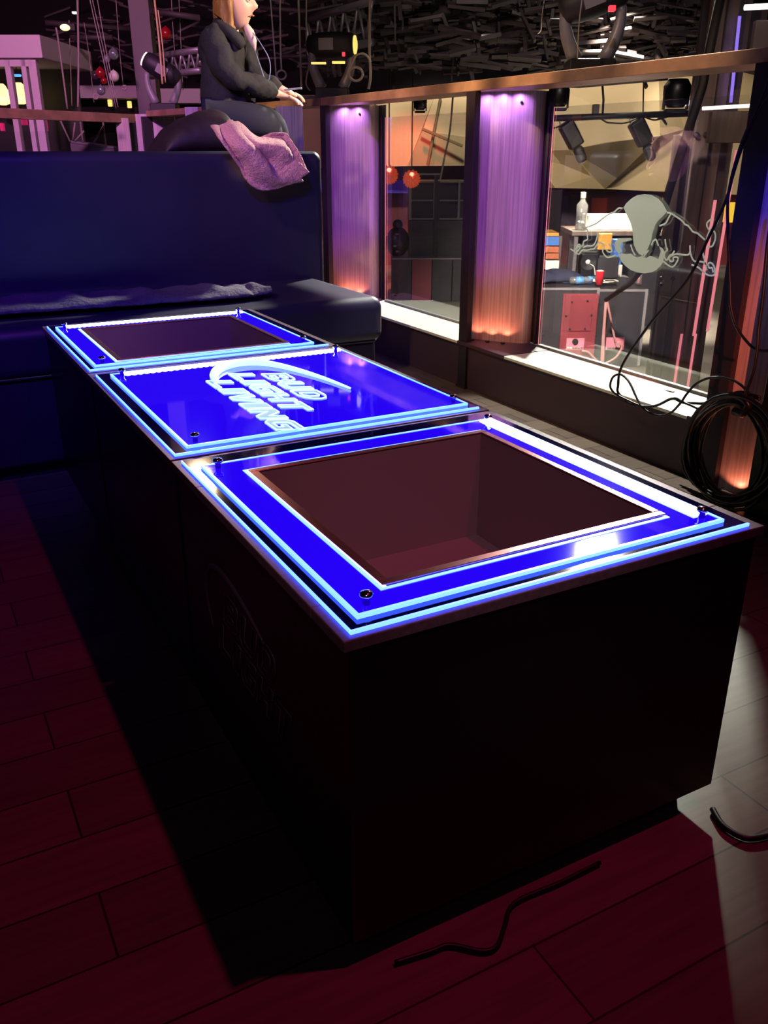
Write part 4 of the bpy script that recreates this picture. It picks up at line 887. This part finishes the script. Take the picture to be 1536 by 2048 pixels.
tag(vrect(MB(), 1222, 555, 1250, 720, DD-.52, .2).build('stool_box', 'flight'), 'plain dark pedestal box under the blue and white cartons', 'box')
tag(vrect(MB(), 1196, 467, 1224, 500, DD-.06, .04).build('fabric_pouch', 'ply', bevel=.01), 'orange pouch hanging off the front of the desk', 'pouch')
for k, (x0, y0, x1, y1, m, l) in enumerate(((1118, 392, 1138, 448, 'poster', 'dark blue poster on the far wall, left of the bottle'), (1139, 390, 1158, 450, 'poster', 'dark blue poster on the far wall behind the bottle'), (1183, 396, 1214, 430, 'posterred', 'red and dark poster on the far wall above the white equipment'))):
    tag(vrect(MB(), x0, y0, x1, y1, 15.9, .03).build('wall_poster', m), l, 'poster')
for (x0, y0, x1, y1, l) in ((1328, 396, 1360, 404, 'long yellow lit sign bar right of the frosted disc'), (1345, 404, 1352, 420, 'short yellow lit sign upright under the sign bar'), (1452, 405, 1472, 445, 'yellow lit screen between the salmon edges and the blue post')):
    tag(vrect(MB(), x0, y0, x1, y1, 15.9, .1).build('lit_sign', 'screen'), l, 'sign')
tag(vrect(MB(), 1060, 380, 1118, 560, 14.5, .3).build('stage_booth', 'backblack'), 'dim violet-dark booth block behind the middle pillar', 'booth')

# speaker stack through the left glass
t = thing('speaker_stack', 'tall black speaker cabinet with four square openings, seen through the left glass', 'speaker', Vector((wp(868, 600, 12.2).x, wp(868, 600, 12.2).y, LZ)))
SDp = 12.2
vrect(MB(), 818, 440, 932, 514, SDp, .7).build('middle_cabinet', 'flight', t, bevel=.01)
fr = MB(); 
for x in (820, 869, 918): vrect(fr, x-2, 362, x+2, 440, SDp-.02, .06)
for y in (364, 401, 438): vrect(fr, 820, y-1.3, 932, y+1.3, SDp-.02, .06)
fr.build('opening_frame', 'grey', t); vrect(MB(), 818, 362, 932, 440, SDp+.06, .6).build('upper_cabinet', 'rubber', t)
vrect(MB(), 868, 362, 878, 514, SDp-.05, .05).build('center_post', 'black', t)
t = thing('subwoofer_row', 'low wide black subwoofer row under the speaker cabinet, left glass', 'speaker', Vector((wp(850, 600, 12).x, wp(850, 600, 12).y, LZ)))
c0, c1 = wp(783, 560, 12.0), wp(945, 560, 12.0); zt2 = wp(860, 516, 12.0).z
for k in range(4):
    a, b = c0.lerp(c1, k/4), c0.lerp(c1, (k+1)/4-.005); MB().prism([Vector((a.x, a.y, LZ)), Vector((b.x, b.y, LZ)), Vector((b.x, b.y, LZ))+HF*.8, Vector((a.x, a.y, LZ))+HF*.8], (0, 0, zt2-LZ-.02)).build('cabinet', 'redpanel' if k == 1 else 'flight', t, bevel=.006)
MB().prism([Vector((c0.x, c0.y, zt2-.02)), Vector((c1.x, c1.y, zt2-.02)), Vector((c1.x, c1.y, zt2-.02))+HF*.8, Vector((c0.x, c0.y, zt2-.02))+HF*.8], (0, 0, .02)).build('top_board', 'grey', t)
t = thing('gear_bag', 'lumpy black gear bag with pale tags on the subwoofer row', 'bag', wp(795, 515, 12.3))
c = wp(795, 514, 12.3); MB().sphere((c.x, c.y, zt2+.18), .18, 10, (.95, .8, 1.1)).build('bag_body', 'rubber', t, smooth=True); MB().sphere((c.x, c.y, zt2+.4), .07, 8).build('bag_handle', 'rubber', t, smooth=True)
for x, y in ((794, 468), (790, 492), (795, 503)): MB().sphere(wp(x, y, 12.1), .02, 5, (1.6, 1, .8)).build('pale_tag', 'grey', t)
tag(vrect(MB(), 838, 347, 880, 350, 12.0, .05).build('steel_bar', 'grey', bevel=.002), 'thin pale bar above the speaker cabinet, beside the red lamps', 'bar')
tag(vrect(MB(), 869, 350, 876, 362, 12.3, .05).build('bar_stand', 'black'), 'short black stand holding the pale bar on the speaker cabinet', 'stand')
wires('hanging_rope', 'thin pale cord hanging down to the top of the speaker cabinet', [[(906, 190), (900, 260), (890, 310), (880, 360)]], .012, 'rope', 11.8)
def chandelier(x, y, D, r, label):
    c = wp(x, y, D); R_ = r*D/FPX; t = thing('glass_pendant', label, 'lamp', c, 'red-lit amber glass pendants')
    mb = MB()
    for k in range(60):
        a = k*2.4; zz = 1-2*(k+.5)/60; rr = math.sqrt(1-zz*zz); p = c+Vector((rr*math.cos(a), rr*math.sin(a), zz))*R_*.85
        mb.lathe([(.0, -.03), (.025, 0), (.0, .03)], Matrix.Translation(p) @ Vector((0,0,1)).rotation_difference(p-c).to_matrix().to_4x4() , 6)
    mb.build('glass_petals', 'amber', t)
    MB().sphere(c+Vector((0, 0, R_*.55))-HF*R_*.75, R_*.26, 8).build('bulb', 'lampr', t, smooth=True)
    MB().tube([c+Vector((0, 0, R_)), Vector((c.x, c.y, 4.88))], .008, 5).build('cord', 'black', t)
chandelier(778, 350, 11.2, 16, 'middle red-lit glass pendant seen through the left glass'); chandelier(823, 358, 10.8, 15, 'red-lit glass pendant beside the speaker cabinet'); chandelier(751, 358, 11.6, 13, 'red-lit glass pendant half hidden at the pillar edge')

# ------------------------------------------------------------------ cables at the right pillar
CX = 2.47
def C7(x, y, X=CX): return at(1180+x/4.267, 560+y/4.267, 'x', X)
def G1(x, y, X=CX): return at(x, y, 'x', X)
cable([G1(1560, 170), G1(1530, 200), G1(1505, 245), G1(1482, 300), G1(1466, 350), G1(1452, 400), G1(1415, 480), C7(830, 0), C7(540, 340), C7(380, 560), C7(290, 700), C7(250, 800), C7(240, 900), C7(240, 960), C7(330, 1050), C7(450, 1075), C7(570, 1070), C7(700, 1012), C7(790, 1045), C7(900, 1052), C7(1000, 1050), C7(1150, 1010), C7(1250, 960), C7(1330, 965), C7(1450, 1020)], .0052, 'hanging_cable', 'black cable swooping across the emblem glass and along the sill')
CX2 = 2.45
cable([C7(x, y, CX2) for x, y in ((1450, 1000), (1350, 975), (1200, 1010), (1000, 1110), (940, 1105), (860, 1070), (790, 1040), (740, 1010), (680, 1020), (600, 1060), (520, 1080), (420, 1070), (240, 985), (180, 930), (175, 880), (200, 825), (255, 805), (310, 840), (350, 900), (400, 1010), (450, 1090), (530, 1145), (620, 1158), (700, 1125), (780, 1040), (820, 980), (900, 890), (1000, 840), (1080, 830), (1150, 835), (1250, 870), (1340, 945), (1400, 1030))], .0046, 'hanging_cable', 'black cable twisted into loops over the cream sill')
cable([G1(1550, 130, 2.43), G1(1515, 215, 2.43), G1(1482, 290, 2.43), G1(1460, 370, 2.43), G1(1455, 430, 2.43), C7(1195, 60, 2.43), C7(1200, 220, 2.43), C7(1250, 400, 2.43), C7(1350, 540, 2.43), C7(1430, 598, 2.43), C7(1530, 605, 2.43)], .005, 'hanging_cable', 'black cable hanging down the blue post and looping right across the orange panel')
cable([G1(1560, 350, 2.41), G1(1536, 480, 2.41), C7(1480, 100, 2.41), C7(1440, 400, 2.41), C7(1425, 600, 2.41), C7(1395, 780, 2.41), C7(1340, 940, 2.41), C7(1330, 1000, 2.41)], .0052, 'hanging_cable', 'black cable running straight down the orange panel into the coil')
t = thing('cable_coil', 'thick coil of black cable hanging in front of the orange pillar panel', 'cable coil', (2.4, 2.0, .45))
for k in range(20):
    cx, cy = 1462+random.uniform(-9, 9), 898+random.uniform(-10, 10); rx, ry = random.uniform(66, 98), random.uniform(92, 112); X = 2.33+.0095*k
    pts = []
    for j in range(33):
        a = 2*math.pi*j/32; pts.append(at(cx+rx*math.cos(a)*(1+.04*math.sin(3*a+k)), cy+ry*math.sin(a)*(1+.03*math.sin(2*a+k*2)), 'x', X))
    MB().tube(pts, .0062, 7).build('cable_loop', 'cable', t, smooth=True)
MB().tube([at(1475, 790, 'x', 2.34), at(1492, 800, 'x', 2.34), at(1498, 812, 'x', 2.34), at(1485, 828, 'x', 2.34), at(1468, 822, 'x', 2.34)], .014, 8).build('tie_strap', 'rubber', t, smooth=True)
# dark block standing for the steel panel's return at the very right, handle invented
t = thing('panel_return', 'tall dark return of the orange panel at the extreme right edge', 'case', (2.62, 1.6, 0))
c = at(1496, 900, 'x', 2.5)
MB().box((2.50, c.y-.45, 0), (2.60, c.y-.02, 1.40)).build('case_or_return_body', 'rubber', t, bevel=.01); MB().box((2.494, c.y-.40, .5), (2.5, c.y-.07, .52)).build('invented_handle', 'grey', t)

# ------------------------------------------------------------------ upper left: kiosk, fascia, ropes, balloons
KD = 9.6
kk = thing('white_kiosk', 'white framed glass kiosk with lit bottles at the upper left edge', 'kiosk', Vector((wp(30, 250, KD).x, wp(30, 250, KD).y, LZ)))
c = wp(83, 100, KD); TK = VT((c.x, c.y, 0)); zr0, zr1 = wp(83, 116, KD).z, wp(83, 69, KD).z
MB().box((-2.2, 0, zr0), (0, 1.6, zr1), TK).build('roof', 'kwhite', kk, bevel=.008)
MB().box((-2.2, .04, zr0-.07), (-.12, .12, zr0), TK).build('header_beam', 'kwhite', kk)
for px, w_ in ((64, 14), (46, 9), (14, 10)):
    c1 = wp(px, 150, KD); MB().box((-w_*KD/FPX/2, .04, LZ), (w_*KD/FPX/2, .12, zr0), VT((c1.x, c1.y, 0))).build('post', 'kwhite', kk, bevel=.003)
MB().box((-2.1, .5, LZ), (-.1, .55, .98), TK).build('counter_front', 'kwhite' if False else 'flight', kk)
MB().box((-2.1, .07, 1.2), (-.14, .075, zr0), TK).build('window_pane', 'glass', kk)
MB().box((-2.0, 1.3, LZ), (-.1, 1.35, zr0), TK).build('rear_wall', 'flight', kk)
def barlamp(x, y, label, D=KD+.8):
    c = wp(x, y, D); t = thing('bar_lantern', label, 'lamp', c, 'glowing bar lanterns in the kiosk')
    MB().lathe([(.03, -.10), (.08, -.08), (.09, 0), (.05, .09), (.03, .11)], Matrix.Translation(c), 14).build('shade', 'lampw', t, smooth=True)
    MB().tube([c+Vector((0, 0, .11)), Vector((c.x, c.y, zr0))], .006, 5).build('cord', 'black', t)
barlamp(40, 188, 'glowing lantern in the kiosk between its two right posts'); barlamp(4, 190, 'glowing lantern in the kiosk at the picture\'s left edge')
tag(vrect(MB(), 26, 148, 40, 153, KD+.6, .05).build('blue_light', 'bglow', bevel=.01), 'small blue lamp high inside the kiosk', 'light')
for x0, y0, x1, y1, l in ((82, 236, 92, 262, 'magenta-lit panel right of the kiosk posts'), (36, 236, 52, 250, 'magenta-lit panel between the kiosk posts'), (0, 246, 6, 262, 'magenta-lit panel at the left picture edge')):
    tag(vrect(MB(), x0, y0, x1, y1, KD+.45, .05).build('lit_sign', 'magenta'), l, 'sign')
struct(vrect(MB(), 70, 171, 276, 196, 13.2, .6).build('trim_fascia', 'fascia'))
struct(vrect(MB(), 276, 177, 420, 206, 13.2, .6).build('trim_fascia_right', 'fascia'))
struct(vrect(MB(), -60, 196, 420, 420, 13.6, .3).build('wall_under_fascia', 'backblack'))
for k, (x, y) in enumerate(((219, 207), (258, 210), (30, 206))):
    tag(vrect(MB(), x-4, y-8, x+4, y+6, 13.4, .05).build('window_lamp', 'yglow', bevel=.01), ['small yellow lamp under the fascia behind the hanging ropes', 'tiny yellow lamp under the fascia left of the grey column', 'small yellow lamp under the fascia behind the kiosk'][k], 'lamp')
tag(MB().box((-.10, 0, LZ), (.10, .18, 4.88), VT(Vector((wp(286, 110, 9.7).x, wp(286, 110, 9.7).y, 0)))).build('grey_column', 'column', bevel=.006), 'tall dark grey square column left of the person', 'column')
ROPES = [(((112, 55), (118, 90), (135, 218)), 9.0, .012, 'rope', 'thick grey rope leftmost under the bright spotlight'), (((155, 0), (157, 110), (156, 214)), 8.9, .013, 'rope', 'thick grey rope hanging straight behind the left rail'),
         (((138, 40), (141, 130), (144, 212)), 9.4, .006, 'rope', 'thin dark cord between the two thick grey ropes'), (((180, 0), (200, 90), (228, 214)), 8.8, .006, 'rope', 'left thin slanting cord beside the balloons'),
         (((195, 0), (213, 105), (236, 214)), 8.7, .006, 'rope', 'right thin slanting cord passing the silver balloons'), (((185, 0), (205, 90), (232, 216)), 8.75, .005, 'rope', 'middle thin slanting cord among the three by the balloons'),
         (((168, 45), (178, 110), (188, 205)), 9.6, .005, 'rope', 'faint cord left of the red balloon'), (((232, 0), (240, 110), (247, 175)), 9.6, .005, 'rope', 'faint cord left of the grey column'),
         (((309, 0), (318, 80), (325, 168)), 8.6, .012, 'goldrope', 'yellow strap hanging to the bright moving head'), (((316, 20), (325, 90), (331, 165)), 8.5, .008, 'goldrope', 'thinner yellow cord right of the yellow strap'),
         (((343, 0), (346, 60), (350, 110)), 9.6, .005, 'rope', 'thin cord above the pale truss, left one'), (((358, 0), (362, 90), (366, 180)), 9.6, .005, 'rope', 'thin cord above the pale truss, right one'),
         (((541, 0), (548, 90), (553, 165)), 7.6, .008, 'rope', 'dim cord just right of the person\'s face'), (((597, 0), (600, 90), (603, 180)), 7.0, .010, 'rope', 'grey rope left of the truss end'),
         (((613, 0), (613, 90), (618, 125), (612, 165), (620, 181)), 7.2, .007, 'rope', 'wavy cord hanging at the truss end'), (((740, 0), (739, 100), (741, 150), (737, 178)), 6.6, .012, 'rope', 'thick rope hanging to the rail right of the moving head'),
         (((1164, 0), (1158, 50), (1155, 118)), 4.4, .004, 'rope', 'thin pale wire hanging in front of the large moving head'), (((1088, 0), (1084, 30), (1082, 60), (1075, 68)), 6.5, .004, 'rope', 'faint curled wire left of the large moving head')]
for pts, D, r, m, l in ROPES:
    tag(MB().tube(smoothpath([wp(x, y, D) for x, y in pts], 6), r*.75, 6).build('hanging_rope', m, smooth=True), l, 'rope')
def ringcoil(x, y, r, D, label, n=3, tail=None):
    mb = MB()
    for k in range(n): mb.tube([wp(x+r*(1+.05*k)*math.cos(a), y+r*(1+.06*k)*math.sin(a), D+.01*k) for a in (2*math.pi*j/24 for j in range(25))], .006, 6)
    if tail: mb.tube(smoothpath([wp(px, py, D) for px, py in tail], 5), .007, 6)
    tag(mb.build('wire_coil', 'rope', smooth=True), label, 'cable coil')
ringcoil(712, 148, 13, 6.5, 'small coil of grey cable tied to the rope right of the moving head', tail=[(700, 140), (712, 112), (728, 108), (740, 122), (741, 150)])
ringcoil(192, 193, 5, 8.6, 'tiny coil of wire just above the left rail', 2); ringcoil(249, 175, 4, 9, 'tiny coil of wire left of the grey column', 2); ringcoil(563, 150, 9, 7.5, 'dim coil of cable right of the person\'s arm', 2, [(563, 141), (561, 90), (560, -30)])
BAL = [(214, 118, 6, 'silverball', 'small silver balloon, left of the upper pair'), (227, 109, 9, 'silverball', 'silver balloon, right of the upper pair'), (201, 147, 9, 'redball', 'dark red balloon beside the cream one'),
       (190, 152, 7, 'darkball', 'dark balloon left of the red one'), (228, 153, 9, 'creamball', 'cream teardrop balloon right of the slanting cords'), (202, 181, 8, 'silverball', 'bright silver balloon lowest of the cluster'), (332, 68, 10, 'redball', 'dim red balloon above the pale truss'), (208, 162, 6, 'redball', 'small dark red balloon under the larger red one')]
for x, y, r, m, l in BAL:
    c = wp(x, y, 9.1); R_ = r*9.1/FPX
    tag(MB().lathe([(.001, -1), (.5, -.87), (.85, -.53), (1, 0), (.93, .4), (.7, .78), (.35, 1.05), (.08, 1.2), (.11, 1.28)], Matrix.Translation(c) @ Matrix.Diagonal((R_, R_, R_, 1)), 16).build('balloon', m, smooth=True), l, 'balloon')
t = thing('spotlight', 'bright spotlight hanging at the upper left above the ropes', 'spotlight', wp(130, 55, 9.2))
MB().sphere(wp(130, 55, 9.1), .035, 8, (1.3, 1, .8)).build('lens', 'lampw', t, smooth=True); vrect(MB(), 122, 46, 150, 62, 9.25, .15).build('housing', 'black', t, bevel=.01)
tag(vrect(MB(), 144, 23, 152, 27, 9.4, .05).build('indicator_light', 'wglow'), 'small white light above the bright spotlight', 'light')
t = thing('trapeze_platform', 'dark hanging trapeze platform with a pale edge under the left rail', 'trapeze', wp(185, 300, 9.4))
a, b = wp(140, 283, 9.4), wp(228, 296, 9.4); MB().prism([a, b, b+Vector((0, 0, -.12)), a+Vector((0, 0, -.25))], HF*.5).build('platform', 'column', t); MB().tube([a, b], .012, 6).build('front_edge', 'grey', t)
for p, q in (((118, 235), (140, 283)), ((150, 245), (146, 280)), ((160, 240), (166, 285)), ((205, 235), (212, 292)), ((208, 250), (186, 288)), ((168, 262), (150, 282))):
    MB().tube([wp(*p, 9.38), wp(*q, 9.38)], .009, 6).build('sling', 'rope', t, smooth=True)
tag(vrect(MB(), 257, 244, 264, 265, 9.6, .05).build('blue_light', 'bglow', bevel=.01), 'small blue lamp seen in the gap left of the wide violet panel', 'light')
o = MB().prism([wp(258, 285, 9.5), wp(276, 258, 9.5), wp(282, 305, 9.5), wp(262, 305, 9.5)], HF*.1).build('folded_card', 'cream'); tag(o, 'pale olive folded card in the gap left of the wide violet panel', 'card')
